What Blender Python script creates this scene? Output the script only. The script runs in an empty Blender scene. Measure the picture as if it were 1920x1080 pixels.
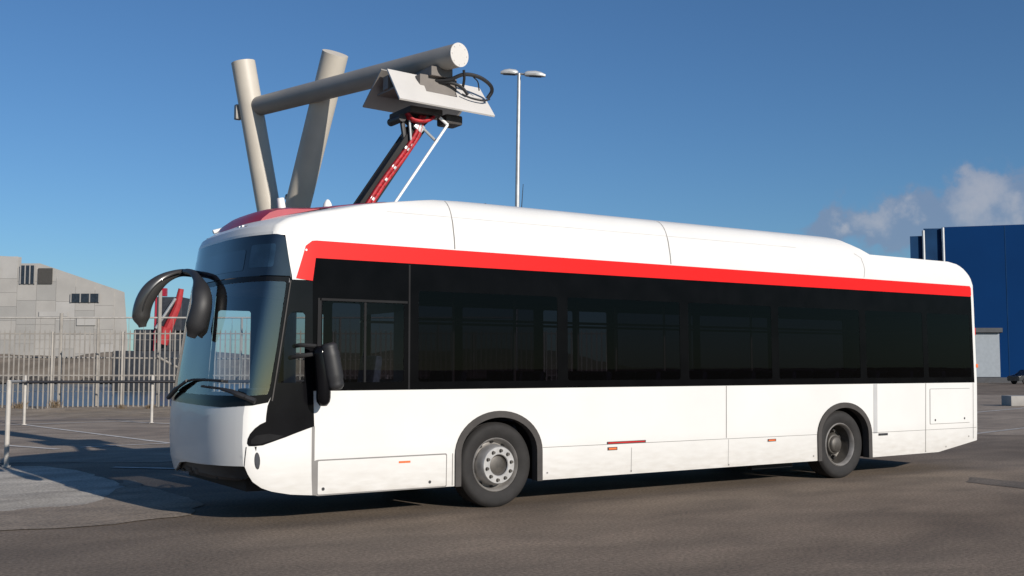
import bpy, bmesh, math, random
from mathutils import Vector, Matrix, noise
from mathutils.geometry import tessellate_polygon
random.seed(7)
SC = bpy.context.scene
COL = SC.collection
R_ = math.radians

# ------------------------------------------------------------------ camera, sky, sun, exposure
YAW, PITCH = 0.579225, 0.0738494
CAMX, CAMY, CAMZ = -3.58416, -10.32937, 1.586526
cam = bpy.data.cameras.new('camera'); camo = bpy.data.objects.new('camera', cam); COL.objects.link(camo)
cam.sensor_width = 36.0; cam.lens = 36.0 * 2008.549 / 1920.0
cam.clip_start = 0.1; cam.clip_end = 20000
camo.location = (CAMX, CAMY, CAMZ); camo.rotation_euler = (math.pi/2 + PITCH, 0, -YAW)
SC.camera = camo

SUN_DIR = Vector((0.33, -2.6, 1.0)).normalized()
SUN_EL = math.asin(SUN_DIR.z); SUN_AZ = math.atan2(SUN_DIR.x, SUN_DIR.y)
SKY_STRENGTH = 0.063
SUN_STRENGTH = 5.0
world = bpy.data.worlds.new('World'); SC.world = world; world.use_nodes = True
nt = world.node_tree; N = nt.nodes; L = nt.links
bg = N['Background']; bg.inputs[1].default_value = SKY_STRENGTH
sky = N.new('ShaderNodeTexSky'); sky.sky_type = 'NISHITA'; sky.sun_disc = False
sky.sun_elevation = SUN_EL; sky.sun_rotation = SUN_AZ
sky.air_density = 1.0; sky.dust_density = 0.3; sky.ozone_density = 2.2
tc = N.new('ShaderNodeTexCoord')
def wmath(op, a, b=None, clamp=False):
    n = N.new('ShaderNodeMath'); n.operation = op; n.use_clamp = clamp
    for i, v in enumerate((a, b)):
        if v is None: continue
        if isinstance(v, (int, float)): n.inputs[i].default_value = v
        else: L.new(v, n.inputs[i])
    return n.outputs[0]
# a bank of small cumulus low in the sky: soft round puffs, broken up by noise
PUFFS = [((.7555,.6448,.113),.022),((.7678,.628,.123),.026),((.7824,.6079,.134),.030),((.7965,.5879,.139),.025),
         ((.8094,.5736,.124),.030),((.8222,.5537,.130),.030),((.8314,.5367,.143),.034),((.8453,.5166,.136),.034),
         ((.8561,.4971,.141),.036),((.7935,.5974,.114),.030),((.8351,.5375,.115),.036),((.87,.475,.13),.04),((.885,.45,.12),.04)]
warp = N.new('ShaderNodeTexNoise'); warp.inputs['Scale'].default_value = 27; warp.inputs['Detail'].default_value = 9; warp.inputs['Roughness'].default_value = .58
L.new(tc.outputs['Generated'], warp.inputs['Vector'])
w2 = N.new('ShaderNodeVectorMath'); w2.operation = 'SUBTRACT'; w2.inputs[1].default_value = (.5, .5, .5); L.new(warp.outputs['Color'], w2.inputs[0])
w3 = N.new('ShaderNodeVectorMath'); w3.operation = 'SCALE'; w3.inputs['Scale'].default_value = .075; L.new(w2.outputs[0], w3.inputs[0])
w4 = N.new('ShaderNodeVectorMath'); w4.operation = 'ADD'; L.new(tc.outputs['Generated'], w4.inputs[0]); L.new(w3.outputs[0], w4.inputs[1])
fine = N.new('ShaderNodeTexNoise'); fine.inputs['Scale'].default_value = 60; fine.inputs['Detail'].default_value = 6
L.new(tc.outputs['Generated'], fine.inputs['Vector'])
field = None
for c, r in PUFFS:
    d = N.new('ShaderNodeVectorMath'); d.operation = 'DISTANCE'; d.inputs[1].default_value = c
    L.new(w4.outputs[0], d.inputs[0])
    f = wmath('SUBTRACT', 1.0, wmath('DIVIDE', d.outputs['Value'], r * 1.5), clamp=True)
    f = wmath('MULTIPLY', f, f)
    field = f if field is None else wmath('ADD', field, f)
fld = wmath('ADD', field, wmath('MULTIPLY', wmath('SUBTRACT', fine.outputs['Fac'], 0.5), 0.55))
mask = N.new('ShaderNodeMapRange'); mask.interpolation_type = 'SMOOTHSTEP'
mask.inputs['From Min'].default_value = 0.12; mask.inputs['From Max'].default_value = 0.62
mask.inputs['To Max'].default_value = 0.72
L.new(fld, mask.inputs['Value'])
cl = N.new('ShaderNodeMapRange'); cl.interpolation_type = 'SMOOTHSTEP'
cl.inputs['From Min'].default_value = 0.0; cl.inputs['From Max'].default_value = 1.05
core = None                                    # the sunlit heads of the cumulus
for c, r in (((.7824,.6079,.136),.026),((.7965,.5879,.141),.018),((.768,.629,.122),.016),((.8314,.5367,.146),.034),((.8453,.5166,.136),.026),((.866,.48,.14),.03)):
    d = N.new('ShaderNodeVectorMath'); d.operation = 'DISTANCE'; d.inputs[1].default_value = c; L.new(w4.outputs[0], d.inputs[0])
    f = wmath('SUBTRACT', 1.0, wmath('DIVIDE', d.outputs['Value'], r), clamp=True)
    core = f if core is None else wmath('MAXIMUM', core, f)
L.new(wmath('ADD', core, wmath('MULTIPLY', wmath('SUBTRACT', fine.outputs['Fac'], .5), .6)), cl.inputs['Value'])
ccol = N.new('ShaderNodeMix'); ccol.data_type = 'RGBA'
ccol.inputs['A'].default_value = (3.2, 4.2, 6.2, 1); ccol.inputs['B'].default_value = (7.0, 7.0, 7.7, 1)
L.new(cl.outputs[0], ccol.inputs['Factor'])
mixc = N.new('ShaderNodeMix'); mixc.data_type = 'RGBA'
grade = N.new('ShaderNodeMix'); grade.data_type = 'RGBA'; grade.blend_type = 'MULTIPLY'; grade.inputs['Factor'].default_value = 1.0
grade.inputs['B'].default_value = (.70, 1.05, 1.42, 1); L.new(sky.outputs[0], grade.inputs['A'])
L.new(mask.outputs[0], mixc.inputs['Factor']); L.new(grade.outputs['Result'], mixc.inputs['A']); L.new(ccol.outputs['Result'], mixc.inputs['B'])
L.new(mixc.outputs['Result'], bg.inputs[0])

sun = bpy.data.lights.new('sun', 'SUN'); sun.energy = SUN_STRENGTH; sun.angle = R_(0.5); sun.color = (1.0, 0.93, 0.84)
suno = bpy.data.objects.new('sun', sun); COL.objects.link(suno)
suno.rotation_euler = SUN_DIR.to_track_quat('Z', 'Y').to_euler(); suno.location = (0, -20, 20)
SC.view_settings.view_transform = 'Standard'; SC.view_settings.look = 'None'
SC.view_settings.exposure = 0.0; SC.view_settings.gamma = 1.0
SC.render.engine = 'CYCLES'
SC.cycles.max_bounces = 10; SC.cycles.transparent_max_bounces = 16; SC.cycles.use_denoising = True

# ------------------------------------------------------------------ materials
def mat(name, col, rough=0.6, metal=0.0, var=0.06, scale=3.0, bump=0.0, bscale=40.0, coat=0.0, spec=0.5, col2=None, detail=4.0, lo=.35, hi=.65):
    m = bpy.data.materials.new(name); m.use_nodes = True
    n = m.node_tree.nodes; l = m.node_tree.links; b = n['Principled BSDF']
    b.inputs['Roughness'].default_value = rough; b.inputs['Metallic'].default_value = metal
    b.inputs['Coat Weight'].default_value = coat; b.inputs['Coat Roughness'].default_value = 0.06
    b.inputs['Specular IOR Level'].default_value = spec
    t = n.new('ShaderNodeTexCoord'); nz = n.new('ShaderNodeTexNoise')
    nz.inputs['Scale'].default_value = scale; nz.inputs['Detail'].default_value = detail
    l.new(t.outputs['Object'], nz.inputs['Vector'])
    r = n.new('ShaderNodeValToRGB'); r.color_ramp.elements[0].position = lo; r.color_ramp.elements[1].position = hi
    c2 = col2 or tuple(min(1, c * (1 + var)) for c in col)
    c1 = col if col2 else tuple(c * (1 - var) for c in col)
    r.color_ramp.elements[0].color = (*c1, 1); r.color_ramp.elements[1].color = (*c2, 1)
    l.new(nz.outputs['Fac'], r.inputs['Fac']); l.new(r.outputs['Color'], b.inputs['Base Color'])
    if bump:
        bz = n.new('ShaderNodeTexNoise'); bz.inputs['Scale'].default_value = bscale; bz.inputs['Detail'].default_value = 6
        l.new(t.outputs['Object'], bz.inputs['Vector'])
        bp = n.new('ShaderNodeBump'); bp.inputs['Strength'].default_value = bump; bp.inputs['Distance'].default_value = 0.02
        l.new(bz.outputs['Fac'], bp.inputs['Height']); l.new(bp.outputs['Normal'], b.inputs['Normal'])
    return m
def glass(name, tint, ior=1.5, rough=0.0):
    m = bpy.data.materials.new(name); m.use_nodes = True
    n = m.node_tree.nodes; l = m.node_tree.links; n.remove(n['Principled BSDF'])
    out = n['Material Output']; tr = n.new('ShaderNodeBsdfTransparent'); gl = n.new('ShaderNodeBsdfGlossy')
    t = n.new('ShaderNodeTexCoord'); nz = n.new('ShaderNodeTexNoise'); nz.inputs['Scale'].default_value = 1.3
    l.new(t.outputs['Object'], nz.inputs['Vector'])
    r = n.new('ShaderNodeValToRGB'); r.color_ramp.elements[0].color = (*[c * .93 for c in tint], 1); r.color_ramp.elements[1].color = (*tint, 1)
    l.new(nz.outputs['Fac'], r.inputs['Fac']); l.new(r.outputs['Color'], tr.inputs['Color'])
    gl.inputs['Roughness'].default_value = rough; gl.inputs['Color'].default_value = (1, 1, 1, 1)
    fr = n.new('ShaderNodeFresnel'); fr.inputs['IOR'].default_value = ior
    bp = n.new('ShaderNodeBump'); bp.inputs['Strength'].default_value = 0.02; bp.inputs['Distance'].default_value = 0.02
    l.new(nz.outputs['Fac'], bp.inputs['Height']); l.new(bp.outputs['Normal'], gl.inputs['Normal'])
    mx = n.new('ShaderNodeMixShader'); l.new(fr.outputs[0], mx.inputs[0]); l.new(tr.outputs[0], mx.inputs[1]); l.new(gl.outputs[0], mx.inputs[2])
    l.new(mx.outputs[0], out.inputs['Surface'])
    return m
M = {}
M['white'] = mat('white_bus_paint', (.66, .65, .628), .38, var=.03, scale=.9, coat=.25)
def skirt_dirt(m):
    n = m.node_tree.nodes; l = m.node_tree.links; b = n['Principled BSDF']; src = b.inputs['Base Color'].links[0].from_socket
    t = n.new('ShaderNodeTexCoord'); sp = n.new('ShaderNodeSeparateXYZ'); l.new(t.outputs['Object'], sp.inputs[0])
    mp = n.new('ShaderNodeMapping'); mp.inputs['Scale'].default_value = (2.2, 2.2, 9); l.new(t.outputs['Object'], mp.inputs[0])
    k = n.new('ShaderNodeTexNoise'); k.inputs['Scale'].default_value = 2.0; k.inputs['Detail'].default_value = 8; l.new(mp.outputs[0], k.inputs['Vector'])
    mr = n.new('ShaderNodeMapRange'); mr.inputs['From Min'].default_value = .75; mr.inputs['From Max'].default_value = .28; l.new(sp.outputs['Z'], mr.inputs['Value'])
    ml = n.new('ShaderNodeMath'); ml.operation = 'MULTIPLY'; l.new(mr.outputs[0], ml.inputs[0]); l.new(k.outputs['Fac'], ml.inputs[1])
    mx = n.new('ShaderNodeMix'); mx.data_type = 'RGBA'; l.new(ml.outputs[0], mx.inputs['Factor']); l.new(src, mx.inputs['A']); mx.inputs['B'].default_value = (.42, .385, .34, 1)
    l.new(mx.outputs['Result'], b.inputs['Base Color'])
skirt_dirt(M['white'])
M['white2'] = mat('white_plastic', (.78, .78, .76), .5, var=.03)
M['red'] = mat('red_paint', (.70, .010, .009), .4, var=.02, spec=.2)
M['maroon'] = mat('maroon_paint', (.30, .012, .03), .42, var=.1, coat=.2)
M['black'] = mat('black_gloss', (.005, .005, .006), .14, var=.2, spec=.16)
M['frit'] = mat('black_glass_border', (.003, .003, .0035), .12, var=.2, spec=.05)
M['rail'] = mat('matt_black_rail', (.012, .012, .013), .6, var=.2, spec=.12)
M['rubber'] = mat('black_rubber', (.018, .017, .017), .7, var=.2, scale=9)
M['tyre'] = mat('tyre_rubber', (.014, .0125, .012), .8, var=.25, scale=7, bump=.1, bscale=60)
M['arch'] = mat('arch_plastic', (.042, .037, .034), .7, var=.2, scale=5)
M['dark'] = mat('dark_plastic', (.02, .02, .022), .55, var=.2)
M['under'] = mat('underbody_black', (.012, .011, .011), .8, var=.3)
M['rim'] = mat('rim_steel', (.27, .255, .24), .55, .4, var=.2, scale=8)
M['hub'] = mat('hub_silver', (.42, .41, .40), .45, .5, var=.12, scale=12)
M['hubdark'] = mat('hub_dark', (.075, .068, .06), .5, .3, var=.25, scale=9)
M['glass'] = glass('windscreen_glass', (.84, .89, .92), 2.1)
M['dglass'] = glass('cab_side_glass', (.40, .41, .42), 1.25)
M['tint'] = glass('tinted_glass', (.090, .080, .102), 1.2)
M['display'] = mat('display_glass', (.006, .010, .018), .06, var=.5, scale=2.2, spec=.8)
M['inner'] = mat('interior_lining', (.20, .205, .225), .75, var=.1)
M['seat'] = mat('seat_fabric', (.05, .06, .10), .9, var=.3, scale=20)
M['pole'] = mat('pole_metal', (.55, .52, .42), .35, .4, var=.05)
M['lens'] = mat('lamp_lens', (.05, .053, .06), .1, var=.3, spec=.6)
M['headlens'] = mat('smoked_headlamp', (.012, .012, .013), .12, var=.3, spec=.2)
M['redlens'] = mat('red_lens', (.5, .02, .02), .2, var=.1)
M['amber'] = mat('amber_reflector', (.75, .16, .05), .25, var=.1)
M['seam'] = mat('panel_gap', (.20, .19, .18), .8, var=.1)
M['gapgrey'] = mat('grey_rubber_strip', (.42, .42, .42), .7, var=.05)
M['crease'] = mat('roof_crease', (.50, .49, .475), .6, var=.1)
M['beige'] = mat('beige_steel_paint', (.50, .455, .385), .5, var=.05, scale=2.5, bump=.02)
M['greysteel'] = mat('grey_steel_and_shade', (.27, .255, .235), .5, var=.06, scale=2.5)
M['hood'] = mat('hood_paint', (.60, .575, .54), .45, var=.03)
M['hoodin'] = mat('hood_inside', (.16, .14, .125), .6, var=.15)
M['cable'] = mat('black_cable', (.012, .012, .014), .5, var=.2)
M['redcable'] = mat('red_cable', (.36, .012, .018), .45, var=.4, scale=30)
M['galv'] = mat('galvanised_steel', (.42, .43, .43), .45, .5, var=.1, scale=6)
M['post'] = mat('white_post_paint', (.40, .375, .34), .6, var=.12, scale=5)
M['pale'] = mat('fence_paint', (.28, .258, .23), .6, var=.12, scale=3)
M['pipe'] = mat('black_pipe', (.012, .012, .016), .5, var=.2)
M['bluewall'] = mat('blue_cladding', (.0004, .023, .092), .85, var=.08, scale=.12, spec=.08)
M['bluewall2'] = mat('blue_cladding_weathered', (.008, .034, .09), .85, var=.15, scale=.4, spec=.1)
M['door'] = mat('grey_door', (.23, .26, .29), .6, var=.05)
M['concrete'] = mat('concrete', (.34, .32, .295), .85, var=.12, scale=1.5, bump=.1)
M['line'] = mat('road_paint', (.55, .52, .48), .8, var=.22, scale=4, detail=8)
M['cladA'] = mat('panel_pale', (.325, .31, .29), .8, var=.06, scale=.3)
M['cladB'] = mat('panel_grey', (.285, .275, .26), .8, var=.06, scale=.3)
M['cladC'] = mat('panel_light', (.355, .342, .325), .8, var=.06, scale=.3)
M['bwin'] = mat('dark_window', (.02, .025, .035), .15, var=.3)
M['carpaint'] = mat('dark_car_paint', (.02, .021, .026), .25, var=.1, coat=.6)
M['craned'] = mat('crane_dark', (.025, .028, .035), .6, var=.2)
M['craner'] = mat('crane_red', (.33, .02, .024), .7, var=.12)
M['rock'] = mat('rock', (.06, .052, .046), .9, var=.4, scale=2)
M['weed'] = mat('dry_weed', (.16, .115, .07), .9, var=.3, scale=6)
M['lamphead'] = mat('lamp_housing', (.50, .51, .51), .4, .2, var=.05)

def ground_mat(name, c1, c2, c3, rough=.9, big=.22, mid=1.6, streak=None):
    m = bpy.data.materials.new(name); m.use_nodes = True
    n = m.node_tree.nodes; l = m.node_tree.links; b = n['Principled BSDF']
    b.inputs['Roughness'].default_value = rough; b.inputs['Specular IOR Level'].default_value = .25
    t = n.new('ShaderNodeTexCoord')
    def nz(s, d, vec=None, dist=0):
        k = n.new('ShaderNodeTexNoise'); k.inputs['Scale'].default_value = s; k.inputs['Detail'].default_value = d; k.inputs['Distortion'].default_value = dist
        l.new(vec or t.outputs['Object'], k.inputs['Vector']); return k.outputs['Fac']
    mp = n.new('ShaderNodeMapping'); mp.inputs['Scale'].default_value = (.6, 1.1, 1); mp.inputs['Rotation'].default_value = (0, 0, .15)
    l.new(t.outputs['Object'], mp.inputs['Vector'])
    r = n.new('ShaderNodeValToRGB'); r.color_ramp.elements[0].position = .36; r.color_ramp.elements[1].position = .64
    r.color_ramp.elements[0].color = (*c1, 1); r.color_ramp.elements[1].color = (*c2, 1)
    l.new(nz(big, 5, mp.outputs['Vector'], .6), r.inputs['Fac'])
    r2 = n.new('ShaderNodeValToRGB'); r2.color_ramp.elements[0].position = .38; r2.color_ramp.elements[1].position = .66
    r2.color_ramp.elements[0].color = (.80, .80, .80, 1); r2.color_ramp.elements[1].color = (1.14, 1.13, 1.11, 1)
    l.new(nz(mid, 7, mp.outputs['Vector'], .4), r2.inputs['Fac'])
    r3 = n.new('ShaderNodeValToRGB'); r3.color_ramp.elements[0].position = .35; r3.color_ramp.elements[1].position = .7
    r3.color_ramp.elements[0].color = (.70, .70, .70, 1); r3.color_ramp.elements[1].color = (*c3, 1)
    l.new(nz(30, 9), r3.inputs['Fac'])
    m1 = n.new('ShaderNodeMix'); m1.data_type = 'RGBA'; m1.blend_type = 'MULTIPLY'; m1.inputs['Factor'].default_value = 1
    l.new(r.outputs[0], m1.inputs['A']); l.new(r2.outputs[0], m1.inputs['B'])
    m2 = n.new('ShaderNodeMix'); m2.data_type = 'RGBA'; m2.blend_type = 'MULTIPLY'; m2.inputs['Factor'].default_value = 1
    l.new(m1.outputs['Result'], m2.inputs['A']); l.new(r3.outputs[0], m2.inputs['B'])
    l.new(m2.outputs['Result'], b.inputs['Base Color'])
    bp = n.new('ShaderNodeBump'); bp.inputs['Strength'].default_value = .35; bp.inputs['Distance'].default_value = .012
    l.new(nz(55, 6), bp.inputs['Height']); l.new(bp.outputs['Normal'], b.inputs['Normal'])
    return m
M['asphalt'] = ground_mat('worn_asphalt', (.152, .119, .092), (.212, .170, .134), (1.36, 1.34, 1.3), mid=1.1)
M['dirt'] = ground_mat('sandy_dirt', (.24, .196, .15), (.33, .272, .212), (1.3, 1.27, 1.2), big=.5, mid=2.5)
M['sand'] = ground_mat('far_sand', (.20, .165, .13), (.28, .235, .19), (1.1, 1.1, 1.1), big=.06, mid=.3)
M['slab'] = ground_mat('pale_concrete', (.38, .34, .288), (.50, .455, .39), (1.3, 1.3, 1.3), big=.5, mid=1.8)
M['mud'] = ground_mat('sand_spill', (.24, .196, .156), (.32, .265, .212), (1.3, 1.28, 1.25), big=.6, mid=2.2)
def water_mat():
    m = bpy.data.materials.new('canal_water'); m.use_nodes = True
    n = m.node_tree.nodes; l = m.node_tree.links; b = n['Principled BSDF']
    b.inputs['Base Color'].default_value = (.06, .09, .11, 1); b.inputs['Roughness'].default_value = .35
    t = n.new('ShaderNodeTexCoord'); mp = n.new('ShaderNodeMapping'); mp.inputs['Scale'].default_value = (.5, 2.0, 1)
    k = n.new('ShaderNodeTexNoise'); k.inputs['Scale'].default_value = 1.2; k.inputs['Detail'].default_value = 5
    l.new(t.outputs['Object'], mp.inputs['Vector']); l.new(mp.outputs['Vector'], k.inputs['Vector'])
    bp = n.new('ShaderNodeBump'); bp.inputs['Strength'].default_value = .7; bp.inputs['Distance'].default_value = .25
    l.new(k.outputs['Fac'], bp.inputs['Height']); l.new(bp.outputs['Normal'], b.inputs['Normal'])
    return m
M['water'] = water_mat()

# ------------------------------------------------------------------ helpers
CY, SY = math.cos(YAW), math.sin(YAW)
def rd(r, d, z=0.0):            # r metres to the right and d metres ahead of where the photographer stood, height z
    return Vector((CAMX + r*CY + d*SY, CAMY - r*SY + d*CY, z))
def link(o, parent=None):
    COL.objects.link(o)
    if parent: o.parent = parent
    return o
def obj(name, bm, m, parent=None, smooth=True, angle=35, recalc=True):
    if recalc: bmesh.ops.recalc_face_normals(bm, faces=bm.faces)
    me = bpy.data.meshes.new(name); bm.to_mesh(me); bm.free()
    for k in (m if isinstance(m, (list, tuple)) else [m]): me.materials.append(k)
    if smooth:
        me.shade_smooth(); me.set_sharp_from_angle(angle=R_(angle))
    return link(bpy.data.objects.new(name, me), parent)
def tag(o, label, cat, group=None):
    o['label'] = label; o['category'] = cat
    if group: o['group'] = group
    return o
def thing(name, label, cat, loc=(0, 0, 0), rz=0, group=None):
    o = bpy.data.objects.new(name, None); COL.objects.link(o); o.empty_display_size = .2
    o.location = loc; o.rotation_euler = (0, 0, rz)
    return tag(o, label, cat, group)
def struct(o): o['kind'] = 'structure'; return o
def box(bm, lo, hi, mtx=None, bev=0.0):
    c = [(a + b) / 2 for a, b in zip(lo, hi)]; s = [abs(b - a) for a, b in zip(lo, hi)]
    g = bmesh.ops.create_cube(bm, size=1.0, matrix=Matrix.Translation(c) @ Matrix.Diagonal((*s, 1)))
    v = g['verts']
    if bev:
        e = list({k for q in v for k in q.link_edges})
        r = bmesh.ops.bevel(bm, geom=e, offset=bev, segments=2, affect='EDGES', profile=.6)
        v = list({q for f in r['faces'] for q in f.verts} | {q for q in v if q.is_valid})
    if mtx is not None: bmesh.ops.transform(bm, matrix=mtx, verts=v)
    return v
def tube(bm, pts, rad, seg=12, cap=True, flat=None):     # rad: number or list; flat = (sx, sy) squash
    pts = [Vector(p) for p in pts]; n = len(pts); rings = []
    up = Vector((0, 0, 1)); prev = None
    for i, p in enumerate(pts):
        t = ((pts[i+1] if i < n-1 else p) - (pts[i-1] if i > 0 else p)).normalized()
        if prev is None:
            a = up if abs(t.z) < .95 else Vector((1, 0, 0))
            x = t.cross(a).normalized()
        else:
            x = (prev - t * prev.dot(t)).normalized()
        prev = x; y = t.cross(x)
        r = rad[i] if isinstance(rad, (list, tuple)) else rad
        fx, fy = flat or (1, 1)
        rings.append([bm.verts.new(p + x*math.cos(2*math.pi*k/seg)*r*fx + y*math.sin(2*math.pi*k/seg)*r*fy) for k in range(seg)])
    for a, b in zip(rings, rings[1:]):
        for k in range(seg): bm.faces.new((a[k], a[(k+1) % seg], b[(k+1) % seg], b[k]))
    if cap:
        bm.faces.new(list(reversed(rings[0]))); bm.faces.new(rings[-1])
def spline(pts, n=6):
    pts = [Vector(p) for p in pts]; out = []
    P = [pts[0]*2 - pts[1]] + pts + [pts[-1]*2 - pts[-2]]
    for i in range(1, len(P)-2):
        for k in range(n):
            t = k / n; a, b, c, d = P[i-1:i+3]
            out.append(.5*((2*b) + (c-a)*t + (2*a-5*b+4*c-d)*t*t + (3*b-a-3*c+d)*t**3))
    out.append(pts[-1]); return out
def lathe_y(bm, prof, seg=48, cx=0, cz=0, close=False):   # prof of (radius, y)
    rings = []
    for r, y in prof:
        rings.append([bm.verts.new((cx + r*math.cos(2*math.pi*k/seg), y, cz + r*math.sin(2*math.pi*k/seg))) for k in range(seg)] if r > 1e-5 else [bm.verts.new((cx, y, cz))])
    pr = list(zip(rings, rings[1:])) + ([(rings[-1], rings[0])] if close else [])
    for a, b in pr:
        for k in range(seg):
            k2 = (k+1) % seg
            if len(a) == 1: bm.faces.new((a[0], b[k2], b[k]))
            elif len(b) == 1: bm.faces.new((a[k], a[k2], b[0]))
            else: bm.faces.new((a[k], a[k2], b[k2], b[k]))
def prism(bm, poly, ext):                                # planar 3-D outline pushed by ext
    a = [bm.verts.new(p) for p in poly]; b = [bm.verts.new(Vector(p) + Vector(ext)) for p in poly]
    bm.faces.new(a); bm.faces.new(list(reversed(b)))
    for i in range(len(a)):
        j = (i+1) % len(a); bm.faces.new((a[i], b[i], b[j], a[j]))

# ------------------------------------------------------------------ the bus skin: a ring around the bus (u) at every height (z)
W = 2.55; AY = .13; LR = 12.0
def lerp(t, z):
    if z <= t[0][0]: return t[0][1]
    for (a, b), (c, d) in zip(t, t[1:]):
        if z <= c: return b + (d-b)*(z-a)/(c-a)
    return t[-1][1]
LEAN = [(.28,.06),(.36,.0),(.45,-.06),(.6,-.10),(.85,-.115),(1.1,-.11),(1.25,-.09),(1.6,-.035),(2.15,.05),(2.55,.115),(2.75,.145),(2.9,.165),(2.97,.175),(3.04,.205),(3.12,.32),(3.2,.56),(3.26,.82),(3.34,1.13),(3.4,1.48),(3.48,2.02),(3.52,2.7)]
INS = [(2.9,0),(3.02,.012),(3.1,.03),(3.2,.05),(3.28,.075),(3.34,.10),(3.4,.14),(3.45,.19),(3.48,.24),(3.5,.29),(3.52,.38)]
REAR = [(.28,12.0),(.6,12.03),(1.3,12.06),(2.6,12.04),(2.9,12.03),(3.02,11.99),(3.1,11.93),(3.18,11.83),(3.23,11.7),(3.26,11.5),(3.265,9.6),(3.34,9.42),(3.41,9.22),(3.48,9.05),(3.52,8.8)]
UB = 2*(.2-(W/2-AY))
AC = .08; BULGE = .20      # corner depth and how far the middle of the nose stands out
UM = [(UB/2, .2-(W/2-AC)), (-.5, -.47), (-.1, -.112), (.1, .044), (.2, .12), (.25, .14), (.3, .17), (.35, .255), (.4, .345), (.45, .412), (.5, .47), (.55, .528), (.6, .583), (.65, .638), (.7, .692), (.75, .747), (.8, .8)]
def S0(u, z):
    ln = lerp(LEAN, z) - .065*max(0, min(1, (3.4-z)/.3)); d = lerp(INS, z); xs = .8 if z <= 2.6 else max(.8, ln+.54-.3*max(0, min(1, (z-3.0)/.5)))
    xr = max(lerp(REAR, z), xs+.2); yc = W/2
    far = u < UB/2
    if far: u = UB-u
    if u < .8: u = lerp(UM, u)
    if u >= .8: x = xs+(u-.8)*(xr-xs)/(LR-.8); y = 0.
    elif u >= .2:
        th = (.8-u)/.6*math.pi/2; x = xs-(xs-ln-BULGE)*max(0, math.sin(th))**.9; y = AC*(1-max(0, math.cos(th))**.9)
    else:
        y = AC+(.2-u); x = ln+BULGE*abs((y-yc)/(yc-AC))**3.2
    y = d+y*(1-d/yc)
    if far: y = W-y
    return Vector((x, y, z))
def S(u, z, off=0.0):
    P = S0(u, z)
    if off:
        e = 2e-3
        n = (S0(u+e, z)-S0(u-e, z)).cross(S0(u, z+e)-S0(u, z-e))
        if n.length > 0: P = P + n.normalized()*off
    return P
ULINES = [round(UB-.8+.03*k, 4) for k in range(21)] + [round(UB-.2+(.4-UB)*k/24, 4) for k in range(1, 24)] + [round(.2+.03*k, 4) for k in range(21)]
ZLINES = [a for a, _ in LEAN] + [.7, 1.4, 1.75, 1.9, 2.0, 2.3, 2.4, 2.45, 2.65, 2.83, 3.02, 3.1]
def mir(poly): return [(UB-u, z) for u, z in poly]
def patch_bm(outline, holes=(), off=0.0):
    loops = [[Vector((u, z, 0)) for u, z in p] for p in [outline, *holes]]
    flat = [v for p in loops for v in p]
    bm = bmesh.new(); vs = [bm.verts.new(v) for v in flat]
    for t in tessellate_polygon(loops):
        a, b, c = (flat[i] for i in t)
        ar = (b.x-a.x)*(c.y-a.y)-(c.x-a.x)*(b.y-a.y)
        if abs(ar) < 1e-9: continue
        try: bm.faces.new([vs[i] for i in (t if ar > 0 else reversed(t))])
        except ValueError: pass
    u0, u1 = min(v.x for v in flat), max(v.x for v in flat); z0, z1 = min(v.y for v in flat), max(v.y for v in flat)
    for ul in ULINES:
        if u0 < ul < u1: bmesh.ops.bisect_plane(bm, geom=bm.verts[:]+bm.edges[:]+bm.faces[:], plane_co=(ul, 0, 0), plane_no=(1, 0, 0))
    if u0 < .8 and u1 > UB-.8 or z1 > 2.6:
        for zl in ZLINES:
            if z0 < zl < z1: bmesh.ops.bisect_plane(bm, geom=bm.verts[:]+bm.edges[:]+bm.faces[:], plane_co=(0, zl, 0), plane_no=(0, 1, 0))
    bmesh.ops.dissolve_degenerate(bm, edges=bm.edges[:], dist=1e-5)
    for v in bm.verts: v.co = S(v.co.x, v.co.y, off)
    return bm
def patch(name, outline, m, parent, off=0.0, holes=(), thick=0.0, angle=25):
    bm = patch_bm(outline, holes, off)
    rim = [i for i, e in enumerate(bm.edges) if len(e.link_faces) == 1]
    o = obj(name, bm, m, parent, angle=angle, recalc=False)
    for i in rim: o.data.edges[i].use_edge_sharp = True
    if thick:
        s = o.modifiers.new('thickness', 'SOLIDIFY'); s.thickness = thick; s.offset = -1
    return o
def rect(u0, u1, z0, z1): return [(u0, z0), (u1, z0), (u1, z1), (u0, z1)]
def rrect(u0, u1, z0, z1, r=.04, n=4):
    out = []
    for cx, cz, a in ((u1-r, z0+r, -90), (u1-r, z1-r, 0), (u0+r, z1-r, 90), (u0+r, z0+r, 180)):
        for k in range(n+1):
            t = R_(a + 90*k/n); out.append((cx+r*math.cos(t), cz+r*math.sin(t)))
    return out
def arch_pts(xc, half, ztop, zb, zs=.62, n=14):   # from rear foot, over the top, to front foot
    out = [(xc+half, zb), (xc+half, zs)]
    for k in range(1, n):
        t = math.pi*k/n; out.append((xc+half*math.cos(t), zs+(ztop-zs)*math.sin(t)))
    return out + [(xc-half, zs), (xc-half, zb)]

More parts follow.
